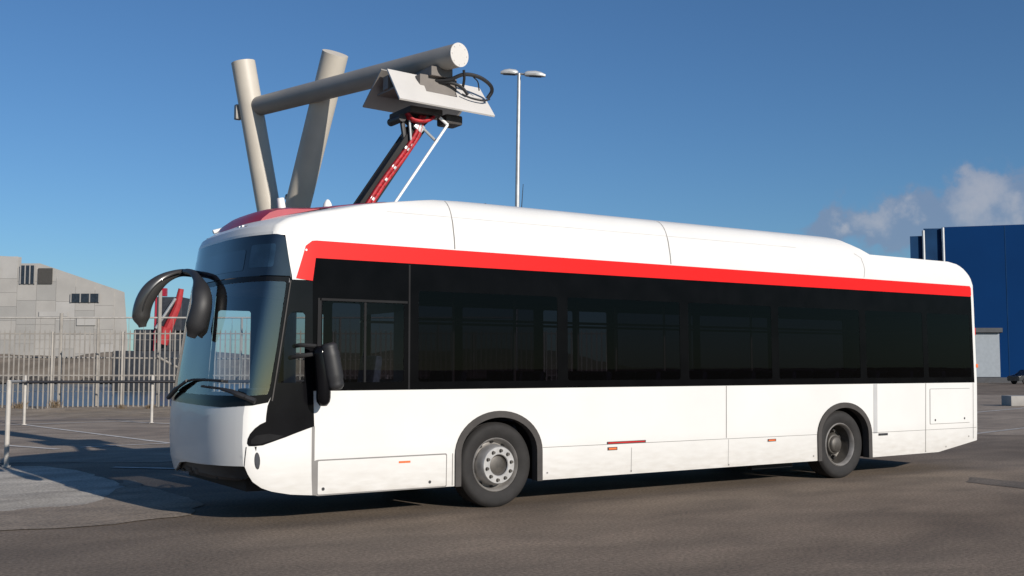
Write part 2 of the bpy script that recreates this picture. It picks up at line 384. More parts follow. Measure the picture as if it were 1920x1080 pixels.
# ================================================================== GROUND, WATER, FAR BANK
def sm(a, b, x):
    t = max(0, min(1, (x-a)/(b-a))); return t*t*(3-2*t)
def height(r, d):
    side = 1 - sm(4, 16, r)
    canal = sm(44.5, 50, d) * (1 - sm(158, 172, d)) * side
    z = -3.0*canal
    bank = sm(33, 38, d) * (1-sm(43, 47, d)) * side
    z += bank*(.02 + .16*noise.noise(Vector((r*.35, d*.6, 3))) + .08*noise.noise(Vector((r*1.3, d*1.5, 9))))
    far = sm(166, 182, d) * (1-sm(250, 700, d)) * (1 - sm(8, 30, r))
    z += far*(4.2 + 1.6*noise.noise(Vector((r*.035, d*.03, 1))) + .9*noise.noise(Vector((r*.12, d*.12, 5))))
    return z
RS = [-4000, -1500, -700, -400] + [-250+10*k for k in range(16)] + [-95+2.5*k for k in range(22)] + [-40+.8*k for k in range(60)] + [9, 12, 16, 20, 26, 34, 50, 80, 130, 250, 700, 1500, 4000]
DS = [-300, -60, -20, -8, 0, 6, 12, 20, 27, 33] + [34+.7*k for k in range(20)] + [48.5, 50, 55, 65, 80, 100, 120, 140, 155] + [158+2.5*k for k in range(14)] + [195, 203, 214, 230, 250, 300, 400, 550, 800, 1500, 3500, 8000]
bm = bmesh.new()
gv = [[bm.verts.new(rd(r, d, height(r, d))) for r in RS] for d in DS]
for i in range(len(DS)-1):
    for j in range(len(RS)-1):
        f = bm.faces.new((gv[i][j], gv[i][j+1], gv[i+1][j+1], gv[i+1][j]))
        dm, rm = (DS[i]+DS[i+1])/2, (RS[j]+RS[j+1])/2
        f.material_index = 0 if dm < 34 or rm > 8 and dm < 300 else (1 if dm < 100 else 2)
struct(obj('ground', bm, [M['asphalt'], M['dirt'], M['sand']], smooth=True, angle=60))
bm = bmesh.new()
bm.faces.new([bm.verts.new(rd(r, d, -1.0)) for r, d in ((-3000, 45.5), (14, 45.5), (14, 171), (-3000, 171))])
struct(obj('water', bm, M['water'], smooth=False))

def sheet(name, pts, z, m, rough_edge=0.0, seed=1):
    bm = bmesh.new(); P = [Vector((x, y, z)) for x, y in pts]; out = []
    for i, a in enumerate(P):
        b = P[(i+1) % len(P)]; n = max(1, int((b-a).length/.12)) if rough_edge else 1
        for k in range(n):
            q = a.lerp(b, k/n)
            if rough_edge: q += Vector((noise.noise(q*3+Vector((seed, 0, 0))), noise.noise(q*3+Vector((0, seed, 5))), 0))*rough_edge
            out.append(q)
    f = bm.faces.new([bm.verts.new(q) for q in out]); bmesh.ops.triangulate(bm, faces=[f])
    for f in bm.faces:
        if f.normal.z < 0: f.normal_flip()
    return struct(obj(name, bm, m, smooth=False, recalc=False))
sheet('concrete_slab', [(-7, 8.75), (-.9, 8.62), (-.42, 8.35), (-.1, 7.5), (.06, 5.4), (-.05, 4.2), (-.4, 3.4), (-.85, 2.75), (-2.2, 2.45), (-7, 2.2)], .004, M['slab'], .10, 2)
sheet('sand_spill', [(.2, 5.6), (.3, 3.6), (.25, 2.2), (-.1, 1.3), (-1.2, 1.0), (-2.4, 1.4), (-2.4, 2.6), (-.9, 2.9), (-.45, 3.5), (-.1, 4.3)], .008, M['mud'], .16, 8)
M['yard'] = ground_mat('pale_worn_paving', (.26, .212, .170), (.33, .274, .222), (1.3, 1.28, 1.25), big=.3, mid=1.5)
sheet('yard_paving', [tuple(rd(a, b)[:2]) for a, b in ((-60, 18.6), (-9.4, 17.9), (-6.0, 18.1), (-2, 20), (0, 34.5), (-60, 34.5))], .003, M['yard'], .12, 5)
sheet('yard_paving', [tuple(rd(a, b)[:2]) for a, b in ((9.6, 25.3), (30, 26.0), (46, 62), (12, 62))], .003, M['yard'], .12, 6)
def stripe(name, a, b, w, z=.012):
    a = Vector((*a, 0)); b = Vector((*b, 0)); t = (b-a).normalized(); n = Vector((-t.y, t.x, 0))*w/2
    return sheet(name, [(q.x, q.y) for q in (a+n, b+n, b-n, a-n)], z, M['line'], .015, 3)
stripe('marking_and_sun_gap', (1.42, 21.86), (2.77, 12.35), .12)
stripe('marking_and_sun_gap', (.94, 12.14), (2.9, 12.36), .12, .016)
stripe('marking_and_sun_gap', (-1.5, 21.6), (4.45, 22.31), .14, .016)
stripe('marking_and_sun_gap', (4.0, 22.3), (4.9, 19.9), .12, .020)
stripe('marking_and_sun_gap', (.5, 7.45), (1.3, 6.65), .12)
stripe('marking_and_sun_gap', (-.2, 13.6), (.5, 11.9), .16)  # sunlit gap in the shadow, drawn as a stripe of road paint
M['line'] = mat('worn_road_paint', (.36, .33, .30), .85, var=.3, scale=5, detail=8)
stripe('marking_and_sun_gap', (19.6, 5.1), (24.5, 6.25), .18)
stripe('marking_and_sun_gap', (30, 12.2), (46, 16.5), .25)
M['tar'] = ground_mat('tar_repair', (.095, .082, .072), (.13, .112, .098), (1.3, 1.28, 1.25), mid=2.0)
sheet('tar_strip', [(10.55, -.85), (10.45, -2.6), (9.75, -2.6), (9.85, -1.25)], .005, M['tar'], .05, 4)

# ================================================================== THE BUS
bus = thing('electric_bus', 'white single-deck electric bus with red roof band, dark windows and raised charging arm', 'bus', (0, 0, 0))
B = bus
AF = (3.0, .58, 1.09); AR = (8.865, .575, 1.08)
near_bottom = [(12.0, .43), (11.02, .285), (9.44, .275)] + arch_pts(AR[0], AR[1], AR[2], .28) + arch_pts(AF[0], AF[1], AF[2], .28) + [(.8, .285), (.65, .31), (.53, .35), (.46, .39), (.41, .46), (.385, .53), (.37, .61)]
far_bottom = list(reversed(mir([(12.0, .43), (11.02, .285), (9.44, .275)] + arch_pts(AR[0], AR[1], AR[2], .28) + arch_pts(AF[0], AF[1], AF[2], .28) + [(.8, .285), (.65, .31), (.5, .34), (.35, .37), (.2, .39), (.0, .40), (-.2, .41)])))
door1 = (.64, 1.98); door2 = (5.3, 6.6)
top_far = mir([(12.0, 1.35), (door2[1], 1.35), (door2[1], .42), (door2[0], .42), (door2[0], 1.35), (door1[1], 1.35), (door1[1], .42), (door1[0], .42), (door1[0], 1.37), (.57, 1.36), (.545, 1.29), (.3, 1.265)])
lower = [(12.0, .43)] + near_bottom[1:] + [(-.3, .595), (-.98, .575), (-1.2, .55), (-1.38, .47)] + far_bottom + top_far + [(-1.55, 1.215), (-.86, 1.20), (-.1, 1.185), (.428, 1.21), (.52, 1.23), (.57, 1.36), (.76, 1.40), (.8, 1.35), (12.0, 1.35)]
lower = [p for i, p in enumerate(lower) if i == 0 or (abs(p[0]-lower[i-1][0])+abs(p[1]-lower[i-1][1])) > 1e-4]
body = patch('body', lower, M['white'], B, thick=.02)
patch('interior_lining', lower, M['inner'], body, off=-.032)
upper_near = [(12.0, 2.70), (.765, 2.70), (.765, 2.48), (.617, 2.48), (.612, 2.52), (.515, 2.935)]
upper_far = list(reversed(mir(upper_near)))
upper = [(12.0, 2.97)] + [(UB-12.0, 2.97)] + upper_far[::1] + list(reversed(upper_near))
upper = [(UB-12.0, 2.97)] + upper_far + list(reversed(upper_near))[0:] + [(12.0, 2.97)]
# keep the outline in order: far rear, forward along the far side, across the front, back along the near side
upper = [(UB-12.0, 2.97)] + mir(upper_near) + list(reversed(upper_near)) + [(12.0, 2.97)]
ub_ = patch('cornice', upper, M['white'], B, thick=.02)
patch('interior_lining', upper, M['inner'], ub_, off=-.032)

# roof: fairing rings from the cornice up to the flat top
def usamples():
    near = [12.0-(12.0-.8)*k/40 for k in range(41)] + [.8-.6*k/16 for k in range(1, 17)] + [.2-(.2-UB/2)*k/10 for k in range(1, 11)]
    far = [UB-u for u in reversed(near[:-1])]
    return near + far
bm = bmesh.new(); US = usamples()
zl = [2.97, 3.0, 3.04, 3.08, 3.12, 3.16, 3.2, 3.23, 3.26, 3.265, 3.3, 3.34, 3.37, 3.40, 3.425, 3.45, 3.465, 3.48, 3.49, 3.50, 3.51, 3.52]
rg = [[bm.verts.new(S0(u, z)) for u in US] for z in zl]
for a, b in zip(rg, rg[1:]):
    for k in range(len(US)-1): bm.faces.new((a[k], b[k], b[k+1], a[k+1]))
    bm.faces.new((a[-1], b[-1], b[0], a[0]))
n = len(US)
for k in range(n//2):
    j = n-1-k
    if k+1 < j-1: bm.faces.new((rg[-1][k], rg[-1][j], rg[-1][j-1], rg[-1][k+1]))
bmesh.ops.remove_doubles(bm, verts=bm.verts, dist=1e-5)
roof = obj('roof', bm, M['white'], B, angle=30)

# rear wall, lamps
bm = bmesh.new()
prof = [(S0(12.0, z), S0(UB-12.0, z)) for z in (.43, .6, 1.3, 2.6, 2.9, 2.97)]
vv = [[bm.verts.new(a.lerp(b, t)) for t in (0, .25, .5, .75, 1)] for a, b in prof]
for a, b in zip(vv, vv[1:]):
    for k in range(4): bm.faces.new((a[k], a[k+1], b[k+1], b[k]))
rear = obj('rear_wall', bm, M['white'], B)
bm = bmesh.new(); box(bm, (12.055, .2, 1.5), (12.075, 2.35, 2.55), bev=.008); obj('rear_window', bm, M['frit'], B)
for y in (.03, 2.40):
    bm = bmesh.new(); box(bm, (12.03, y, .55), (12.065, y+.12, .98), bev=.01); obj('tail_light', bm, M['redlens'], B)
bm = bmesh.new(); box(bm, (12.04, .02, 1.36), (12.075, 2.53, 1.50), bev=.01); obj('rear_trim', bm, mat('blue_trim', (.02, .11, .30), .4), B)
bm = bmesh.new(); box(bm, (12.04, .0, 2.1), (12.075, .035, 2.22), bev=.008); obj('marker_light', bm, M['redlens'], B)
bm = bmesh.new(); box(bm, (12.045, -.01, 1.58), (12.10, .05, 1.64), bev=.01); obj('marker_light', bm, M['amber'], B)

for f in (lambda q: q, mir): patch('rear_pillar', f(rect(11.925, 12.0, 1.34, 2.71)), M['white'], B, .001, thick=.02)
# red band and black corner
patch('red_band', [(11.91, 2.715), (11.94, 2.74), (11.94, 2.85), (11.91, 2.885), (.775, 2.895), (.745, 2.89), (.70, 2.835), (.644, 2.495), (.757, 2.475), (.772, 2.713)], M['red'], B, .0065, thick=.006)
patch('red_band', mir([(11.91, 2.715), (11.94, 2.74), (11.94, 2.85), (11.91, 2.885), (.775, 2.895), (.745, 2.89), (.70, 2.835), (.644, 2.495), (.757, 2.475), (.772, 2.713)]), M['red'], B, .0065, thick=.006)
qglass = [(.735, 1.43), (.722, 2.12), (.70, 2.16), (.635, 2.15), (.61, 2.10), (.588, 1.43)]
corner = [(.785, .985), (.757, 2.472), (.617, 2.478), (.592, 2.44), (.572, 1.75), (.557, 1.3), (.54, 1.20), (.537, 1.045), (.50, 1.02), (.46, .98), (.425, .93), (.405, .88), (.400, .835), (.415, .808), (.46, .806), (.52, .812), (.585, .845), (.652, .885), (.72, .935)]
for side in (0, 1):
    f = mir if side else (lambda q: q)
    if side:
        patch('corner_panel', f([(.635, .875), (.635, 2.476)] + corner[2:17]), M['black'], B, .006, thick=.01)
        continue
    cp = patch('corner_panel', f(corner), M['black'], B, .006, holes=[f(qglass)], thick=.01)
    patch('quarter_window', f(qglass), M['dglass'], cp, .003)
# A-pillar rubber highlight line
patch('pillar_trim', [(.560, 1.25), (.568, 1.25), (.608, 2.47), (.600, 2.47)], M['arch'], B, .012, thick=.006)

# windscreen
ws = [(.572, 1.75), (.592, 2.47), (.59, 2.505), (UB-.59, 2.505), (UB-.592, 2.47), (UB-.572, 1.75), (UB-.557, 1.3), (UB-.54, 1.265), (-1.55, 1.212), (-.86, 1.197), (-.1, 1.182), (.428, 1.207), (.54, 1.235), (.557, 1.3)]
wso = list(ws)
wsi = [(.555, 1.75), (.573, 2.44), (.565, 2.455), (UB-.03, 2.455), (UB+.0, 2.42), (UB+.03, 1.75), (UB+.06, 1.36), (UB+.09, 1.34), (-1.55, 1.315), (-.86, 1.305), (-.1, 1.30), (.42, 1.305), (.53, 1.315), (.54, 1.36)]
wf = patch('windscreen_frame', wso, M['black'], B, .005, holes=[wsi], thick=.008)
patch('windscreen', [(u*.998, z) for u, z in wsi], M['glass'], B, .002)
dest = [(.612, 2.515), (.60, 2.56), (.52, 2.90), (.49, 2.93), (.42, 2.94), (UB-.42, 2.94), (UB-.49, 2.93), (UB-.52, 2.90), (UB-.60, 2.56), (UB-.612, 2.515)]
dd = patch('destination_display', dest, M['display'], B, .004, thick=.03)
def display_panel(u0, u1, z0, z1):
    patch('display_screen', rrect(u0, u1, z0, z1, .03), M['screen'], dd, .007)
M['screen'] = mat('unlit_screen', (.010, .022, .040), .1, var=.35, scale=5, spec=.9)
display_panel(-.02, .42, 2.60, 2.84); display_panel(-1.75, -.12, 2.58, 2.80)

# side glazing
def side(f, near):
    panes = [(1.95, 3.80), (3.95, 5.72), (5.87, 7.38), (7.52, 9.2), (9.34, 10.66), (10.78, 11.86)]
    outer = [(.752, 1.345), (11.935, 1.345), (11.935, 2.725), (.752, 2.725)]
    if near:
        cab = rrect(.83, 1.77, 1.43, 2.27, .03)
        holes = [cab] + [rrect(a, b, 1.43, 2.42, .03) for a, b in panes]
        fr = patch('window_frame', f(outer), M['frit'], B, .0035, holes=[f(h) for h in holes], thick=.01)
        w = patch('driver_window', f(rrect(.815, 1.785, 1.415, 2.285, .03)), M['dglass'], B, .002)
        patch('window_divider', f(rect(1.825, 1.845, 1.35, 2.70)), M['rail'], fr, .006)
        patch('window_rail', f([(.80, 2.275), (1.81, 2.275), (1.81, 2.30), (.80, 2.30)]), M['rail'], w, .012, thick=.01)
        patch('window_rail', f([(.79, 1.40), (.815, 1.40), (.815, 2.30), (.79, 2.30)]), M['rail'], w, .012, thick=.01)
        patch('window_rail', f([(1.30, 1.43), (1.325, 1.43), (1.325, 2.27), (1.30, 2.27)]), M['rail'], w, .008, thick=.01)
        for a, b in panes: patch('window', f(rect(a-.015, b+.015, 1.415, 2.435)), M['tint'], B, .002)
    else:
        segs = [(door1[1], door2[0], [(2.05, 2.45), (2.6, 3.85), (4.0, 5.2)]), (door2[1], 11.985, [(6.75, 8.3), (8.45, 10.0), (10.15, 11.9)])]
        for a, b, ps in segs:
            patch('window_frame', f(rect(a, b, 1.345, 2.705)), M['frit'], B, .006, holes=[f(rrect(p, q, 1.43, 2.42, .03)) for p, q in ps], thick=.01)
            for p, q in ps: patch('window', f(rect(p-.015, q+.015, 1.415, 2.435)), M['tint'], B, .002)
        patch('window_frame', f(rect(.765, 1.98, 2.475, 2.705)), M['frit'], B, .006, thick=.01)
        for a, b in (door1, door2):
            c = (a+b)/2
            hl = [rrect(a+.06, c-.05, .60, 2.42, .03), rrect(c+.05, b-.06, .60, 2.42, .03)] if a > 2 else [rrect(.665, .97, .60, 2.28, .03), rrect(1.40, 1.93, .60, 2.28, .03)]
            d = patch('door', f(rect(a, b, .40, 2.705 if a > 2 else 2.475)), M['frit'], B, .006, holes=[f(h) for h in hl], thick=.02)
            for h in hl: patch('door_glass', f(h), M['doorglass' if a < 2 else 'reartint'], d, .001)
M['reartint'] = glass('dark_door_glass', (.28, .29, .32), 1.25)
M['doorglass'] = glass('door_glass', (.92, .93, .93), 1.3)
side(lambda q: q, True); side(mir, False)

# lower panels: shut lines, hatches, reflectors, locks
def seam(u0, z0, u1, z1, w=.008, m='seam', off=.0025, name='panel_gap'):
    t = Vector((u1-u0, z1-z0)).normalized(); nx, nz = -t.y*w/2, t.x*w/2
    return patch(name, [(u0+nx, z0+nz), (u0-nx, z0-nz), (u1-nx, z1-nz), (u1+nx, z1+nz)], M[m], B, off)
seam(.782, .29, .782, .985, .012)
seam(2.385, .29, 2.385, .64, .01); seam(3.59, .655, 8.28, .645, .006); seam(9.45, .632, 11.98, .632, .006)
seam(6.52, .66, 6.52, 1.34, .012); seam(4.92, .30, 4.92, .60, .006); seam(6.56, .30, 6.56, .64, .005)
seam(10.70, .30, 10.70, 1.34, .012); seam(11.90, .46, 11.90, 1.34, .012)
seam(9.52, .62, 9.52, 1.34, .085, 'gapgrey', name='rubber_strip')
for x in (2.40, 5.6): 
    bmx = bmesh.new(); zz_ = [2.905+.03*k for k in range(21)]
    u_ = .8+(x-.8)
    def uu(z): 
        ln = lerp(LEAN, z); xs = S0(.8, z).x; xr = S0(12.0, z).x
        return .8+(x-xs)/(xr-xs)*(LR-.8)
    rows = [(S(uu(z), z, .003), S(uu(z)+.014, z, .003)) for z in zz_]
    vs = [(bmx.verts.new(a), bmx.verts.new(b)) for a, b in rows]
    for (a, b), (c, d) in zip(vs, vs[1:]): bmx.faces.new((a, b, d, c))
    obj('panel_gap', bmx, M['seam'], roof, recalc=False)
bmx = bmesh.new(); prev_ = None
for k in range(81):
    u_ = 1.3+(9.9-1.3)*k/80; z_ = 3.27
    a, b = bmx.verts.new(S(u_, z_, .002)), bmx.verts.new(S(u_, z_+.007, .002))
    if prev_: bmx.faces.new((prev_[0], a, b, prev_[1]))
    prev_ = (a, b)
obj('panel_gap', bmx, M['crease'], roof, recalc=False)
seam(9.35, 2.905, 9.55, 3.26, .006)
def hatch(u0, u1, z0, z1, locks, name='side_hatch', gap=.014):
    g = patch(name, rrect(u0, u1, z0, z1, .015), M['white'], B, .007, thick=.006)
    patch('hatch_gap', rrect(u0-gap, u1+gap, z0-gap, z1+gap, .02), M['seam'], g, .002)
    for u, z in locks:
        patch('lock', [(u+.018*math.cos(a*math.pi/5), z+.018*math.sin(a*math.pi/5)) for a in range(10)], M['dark'], g, .0085)
hatch(.80, 2.30, .292, .63, [(.86, .345), (2.1, .345)])
hatch(10.80, 11.80, .72, 1.25, [(10.92, .775), (11.66, .785)], gap=.007)
def reflector(u0, u1, z, h, m='amber', back=True):
    if back: k = patch('reflector', rect(u0-.015, u1+.015, z-h/2-.008, z+h/2+.008), M['dark'], B, .005)
    patch('reflector_lens', rect(u0, u1, z-h/2, z+h/2), M[m], k, .008)
reflector(1.72, 1.86, .575, .022); reflector(4.55, 5.13, .67, .014, 'redlens'); reflector(4.56, 4.68, .60, .022); reflector(7.3, 7.43, .60, .018); reflector(9.6, 9.78, .60, .018, 'dark')
for u, z in ((2.44, .335), (3.66, .36), (4.92, .315), (6.57, .31), (8.2, .35), (10.7, .31), (11.2, .36), (11.78, .50)):
    patch('lock', [(u+.012*math.cos(a*math.pi/4), z+.012*math.sin(a*math.pi/4)) for a in range(8)], M['seam'], B, .004)

# wheel arches, wells and wheels
def flip_y(bm):
    for v in bm.verts: v.co.y = W - v.co.y
    bmesh.ops.reverse_faces(bm, faces=bm.faces)
for far in (0, 1):
    for xc, half, zt in (AF, AR):
        o = arch_pts(xc, half+.004, zt+.004, .275, n=24); i = arch_pts(xc, half-.07, zt-.07, .275, n=24)
        bm = bmesh.new()
        ring = []
        for (a, b), (c, d) in zip(o, i):
            ring.append([bm.verts.new(p) for p in ((a, -.001, b), (a, -.022, b), (c, -.020, d), (c, .09, d))])
        for p, q in zip(ring, ring[1:]):
            for k in range(3): bm.faces.new((p[k], p[k+1], q[k+1], q[k]))
        if far: flip_y(bm)
        obj('wheel_arch', bm, M['arch'], B, angle=40)
        bm = bmesh.new(); ar = arch_pts(xc, half+.0, zt+.0, .275, n=16)
        a = [bm.verts.new((x, .025, z)) for x, z in ar]; b = [bm.verts.new((x, .62, z)) for x, z in ar]
        for k in range(len(ar)-1): bm.faces.new((a[k], a[k+1], b[k+1], b[k]))
        bm.faces.new(b)
        if far: flip_y(bm)
        obj('wheel_well', bm, M['under'], B)
def wheel(xc, front, far):
    zc = .48
    bm = bmesh.new()
    prof = [(.296, .10), (.31, .075), (.34, .058), (.38, .048), (.42, .046), (.445, .052), (.462, .066), (.472, .082)]
    for k in range(5):
        y = .095+.044*k
        prof += [(.480, y), (.480, y+.030), (.470, y+.033), (.470, y+.041)]
    prof += [(.480, .31), (.472, .325), (.44, .35), (.36, .345), (.296, .31)]
    lathe_y(bm, prof, 64, 0, 0, close=True)
    if far: flip_y(bm)
    w = obj('wheel', bm, M['tyre'], B, angle=30); w.location = (xc, 0, zc)
    bm = bmesh.new()
    if front: prof = [(.300, .10), (.306, .078), (.298, .068), (.288, .082), (.272, .12), (.266, .165), (.252, .178), (.235, .17), (.225, .15), (.21, .14)]
    else: prof = [(.300, .10), (.306, .078), (.298, .068), (.288, .082), (.272, .14), (.262, .20), (.240, .27), (.19, .29), (.12, .29), (.0, .29)]
    lathe_y(bm, prof, 48)
    if far: flip_y(bm)
    obj('rim', bm, M['rim'] if front else M['hubdark'], w, angle=40)  # rear dish coloured dark for the shadow inside it
    if not front:
        bm = bmesh.new(); lathe_y(bm, [(.303, .10), (.309, .076), (.298, .064), (.284, .080), (.272, .13)], 48)
        if far: flip_y(bm)
        obj('rim_flange', bm, M['rim'], w, angle=40)
    # hand holes
    for k in range(10 if front else 8):
        a = 2*math.pi*(k+.5)/(10 if front else 8); bm = bmesh.new()
        r0, y0 = (.258, .168) if front else (.215, .247)
        mt = Matrix.Rotation(-a, 4, 'Y') @ Matrix.Translation((r0, y0, 0)) @ Matrix.Rotation(R_(45 if front else 10), 4, 'Z')
        bmesh.ops.create_uvsphere(bm, u_segments=10, v_segments=6, radius=.026 if front else .032, matrix=mt @ Matrix.Diagonal((.9, .3, 1.0, 1)))
        if far: flip_y(bm)
        obj('vent_hole', bm, M['under'], w)
    bm = bmesh.new()
    if front:
        lathe_y(bm, [(.232, .14), (.222, .06), (.212, .012), (.204, .004), (.125, .004), (.117, .012)], 40)
        for k in range(10):
            a = 2*math.pi*(k+.3)/10
            c = Vector((.165*math.cos(a), 0, .165*math.sin(a)))
            g = bmesh.ops.create_cone(bm, cap_ends=True, segments=8, radius1=.021, radius2=.017, depth=.03, matrix=Matrix.Translation(c+Vector((0, -.008, 0))) @ Matrix.Rotation(math.pi/2, 4, 'X'))
            for v in g['verts']:
                for f in v.link_faces: f.material_index = 1
        if far: flip_y(bm)
        h = obj('hub', bm, [M['hub'], M['hubdark']], w, angle=40)
        bm = bmesh.new(); lathe_y(bm, [(.119, .014), (.116, .03), (.10, .045), (.07, .035), (.0, .03)], 32)
        if far: flip_y(bm)
        obj('hub_cap', bm, M['hubdark'], w)
    else:
        lathe_y(bm, [(.155, .26), (.150, .19), (.138, .17), (.12, .165), (.11, .14), (.09, .125), (.0, .12)], 36)
        for k in range(10):
            a = 2*math.pi*k/10
            c = Vector((.185*math.cos(a), .24, .185*math.sin(a)))
            bmesh.ops.create_cone(bm, cap_ends=True, segments=6, radius1=.017, radius2=.013, depth=.05, matrix=Matrix.Translation(c) @ Matrix.Rotation(math.pi/2, 4, 'X'))
        if far: flip_y(bm)
        obj('hub', bm, M['hubdark'], w, angle=40)
for far in (0, 1):
    wheel(3.0, True, far); wheel(8.85, False, far)

# underbody, bumper, lamps
bm = bmesh.new()
for x0, x1, y0, y1 in ((.75, 2.38, .06, W-.06), (2.38, 3.62, .64, W-.64), (3.62, 8.26, .06, W-.06), (8.26, 9.47, .64, W-.64), (9.47, 11.0, .06, W-.06)):
    box(bm, (x0, y0, .29), (x1, y1, .40))
for xc in (3.0, 8.85): box(bm, (xc-.09, .25, .40), (xc+.09, W-.25, .56))
box(bm, (11.0, .06, .40), (11.9, W-.06, .5)); box(bm, (7.2, .2, .20), (8.0, .28, .29)); box(bm, (6.6, 2.0, .2), (8.0, 2.3, .29))
obj('chassis', bm, M['under'], B, smooth=False)
bm = bmesh.new()
for (u, z, o) in ((0, 0, 0),): pass
lo = [(.37, .60), (.30, .47), (.1, .42), (-.6, .40), (-1.2, .40), (-1.4, .46), (-1.2, .56), (-.98, .58), (-.3, .60)]
bp_ = patch('front_bumper', lo, M['dark'], B, -.06, thick=.03)
bm = bmesh.new(); box(bm, (.02, .95, .47), (.055, 1.55, .56), bev=.006); obj('grille', bm, M['under'], bp_)
for y_, w_ in ((.62, .22), (1.72, .22)):
    bm = bmesh.new(); box(bm, (-.035, y_, .44), (.03, y_+w_, .55), bev=.02); obj('air_intake', bm, M['under'], bp_)
for k in range(4):
    bm = bmesh.new(); box(bm, (-.03, .90, .445+.033*k), (.03, 1.66, .458+.033*k), bev=.004); obj('grille_bar', bm, M['arch'], bp_)
bm = bmesh.new(); box(bm, (.15, .3, .33), (.7, W-.3, .5), bev=.02); obj('front_beam', bm, M['under'], B)
patch('front_flap_gap', [(.396, .80), (.388, .80), (.362, .615), (.371, .612)], M['dark'], B, .004)
def oval(uc, zc, a, b, n=16): return [(uc+a*math.cos(2*math.pi*k/n), zc+b*math.sin(2*math.pi*k/n)) for k in range(n)]
for uc in (.478, UB-.478):
    fl = patch('fog_light', oval(uc, .66, .017, .075), M['lens'], B, .006)
    patch('lamp_rim', oval(uc, .66, .022, .085), M['dark'], fl, .003)
for uc, f in ((0, lambda q: q), (1, mir)):
    patch('headlight', f([(.43, .83), (.50, .825), (.60, .865), (.64, .90), (.56, .925), (.47, .91), (.435, .87)]), M['headlens'], B, .010)
patch('trim_mark', [(.462, .80), (.478, .80), (.472, .755)], M['black'], B, .004)

# wipers, cab
def on_skin(pts, off): return [S(u, z, off) for u, z in pts]
for arm, blade in (([(-1.60, 1.24), (-1.25, 1.34), (-.95, 1.435)], [(-1.40, 1.33), (-.86, 1.445), (-.1, 1.445)]), ([(.44, 1.25), (.2, 1.32), (-.05, 1.36)], [(.36, 1.285), (.1, 1.35), (-.55, 1.385)])):
    bm = bmesh.new(); tube(bm, spline(on_skin(arm, .05)), [.028]*7+[.018]*6, 8); w = obj('wiper', bm, M['dark'], B)
    bm = bmesh.new(); tube(bm, spline(on_skin(blade, .035)), .014, 6); obj('wiper_blade', bm, M['rubber'], w)
bm = bmesh.new(); prism(bm, [(.12, .25, 1.0), (.14, .25, 1.27), (.45, .25, 1.30), (.62, .25, 1.2), (.6, .25, 1.0)], (0, 2.05, 0)); obj('dashboard', bm, M['dark'], B, smooth=False)
bm = bmesh.new(); box(bm, (.3, .22, 1.28), (.68, 1.05, 1.36), bev=.03); obj('instrument_binnacle', bm, M['dark'], B)
bm = bmesh.new()
ring = [Vector((.86, .62, 1.36)) + Matrix.Rotation(R_(-28), 3, 'Y') @ Vector((.21*math.cos(a), .21*math.sin(a), 0)) for a in [2*math.pi*k/24 for k in range(25)]]
tube(bm, ring, .016, 8, cap=False); tube(bm, [Vector((.86, .42, 1.36)), Vector((.86, .82, 1.36))], .012, 6); tube(bm, [Vector((.86, .62, 1.36)), Vector((.66, .62, 1.0))], .03, 8)
obj('steering_wheel', bm, M['rubber'], B)
def seat_bm(hi=.62):
    bm = bmesh.new(); box(bm, (-.21, -.21, 0), (.21, .21, .09), bev=.03)
    box(bm, (.16, -.21, .06), (.25, .21, hi), Matrix.Rotation(R_(8), 4, 'Y'), bev=.03)
    box(bm, (-.05, -.05, -.35), (.05, .05, 0)); return bm
ds = obj('driver_seat', seat_bm(.8), M['seat'], B); ds.location = (1.38, .62, .95)
proto = obj('passenger_seat', seat_bm(), M['seat'], B); proto.location = (3.5, .45, .95)
for k, (x, y) in enumerate([(x, y) for x in (4.4, 5.2, 6.0, 6.9, 7.7, 8.6, 9.5, 10.3, 11.1) for y in (.32, .76)] + [(x, y) for x in (3.2, 4.1, 7.2, 8.1, 9.0, 9.9, 10.8) for y in (1.8, 2.24)]):
    o = proto.copy(); COL.objects.link(o); o.parent = B; o.location = (x, y, .95)
for x, y in ((3.0, 1.05), (3.9, 1.05), (4.9, 1.05), (5.9, 1.5), (6.4, 1.05), (7.3, 1.5), (8.1, 1.05), (9.1, 1.5), (2.25, 2.0)):
    bm = bmesh.new(); tube(bm, [Vector((x, y, .4)), Vector((x, y, 2.44))], .018, 8); obj('grab_pole', bm, M['pole'], B)
for y in (.75, 1.8):
    bm = bmesh.new(); tube(bm, [Vector((2.1, y, 2.15)), Vector((11.5, y, 2.15))], .016, 8); obj('handrail', bm, M['pole'], B)
bm = bmesh.new(); box(bm, (.45, .06, 2.45), (11.95, W-.06, 2.52)); obj('ceiling', bm, M['inner'], B, smooth=False)
bm = bmesh.new()
for x0, x1, y0, y1 in ((.55, 2.36, .05, W-.05), (2.36, 3.64, .65, W-.65), (3.64, 8.25, .05, W-.05), (8.25, 9.48, .65, W-.65), (9.48, 11.97, .05, W-.05)):
    box(bm, (x0, y0, .405), (x1, y1, .42))
obj('floor', bm, M['dark'], B, smooth=False)
bm = bmesh.new(); box(bm, (1.83, .06, .45), (1.87, 1.15, 1.45)); box(bm, (1.83, .06, 1.45), (1.87, .35, 2.44)); box(bm, (1.83, .06, 2.2), (1.87, 1.15, 2.44)); obj('cab_partition', bm, M['inner'], B, smooth=False)

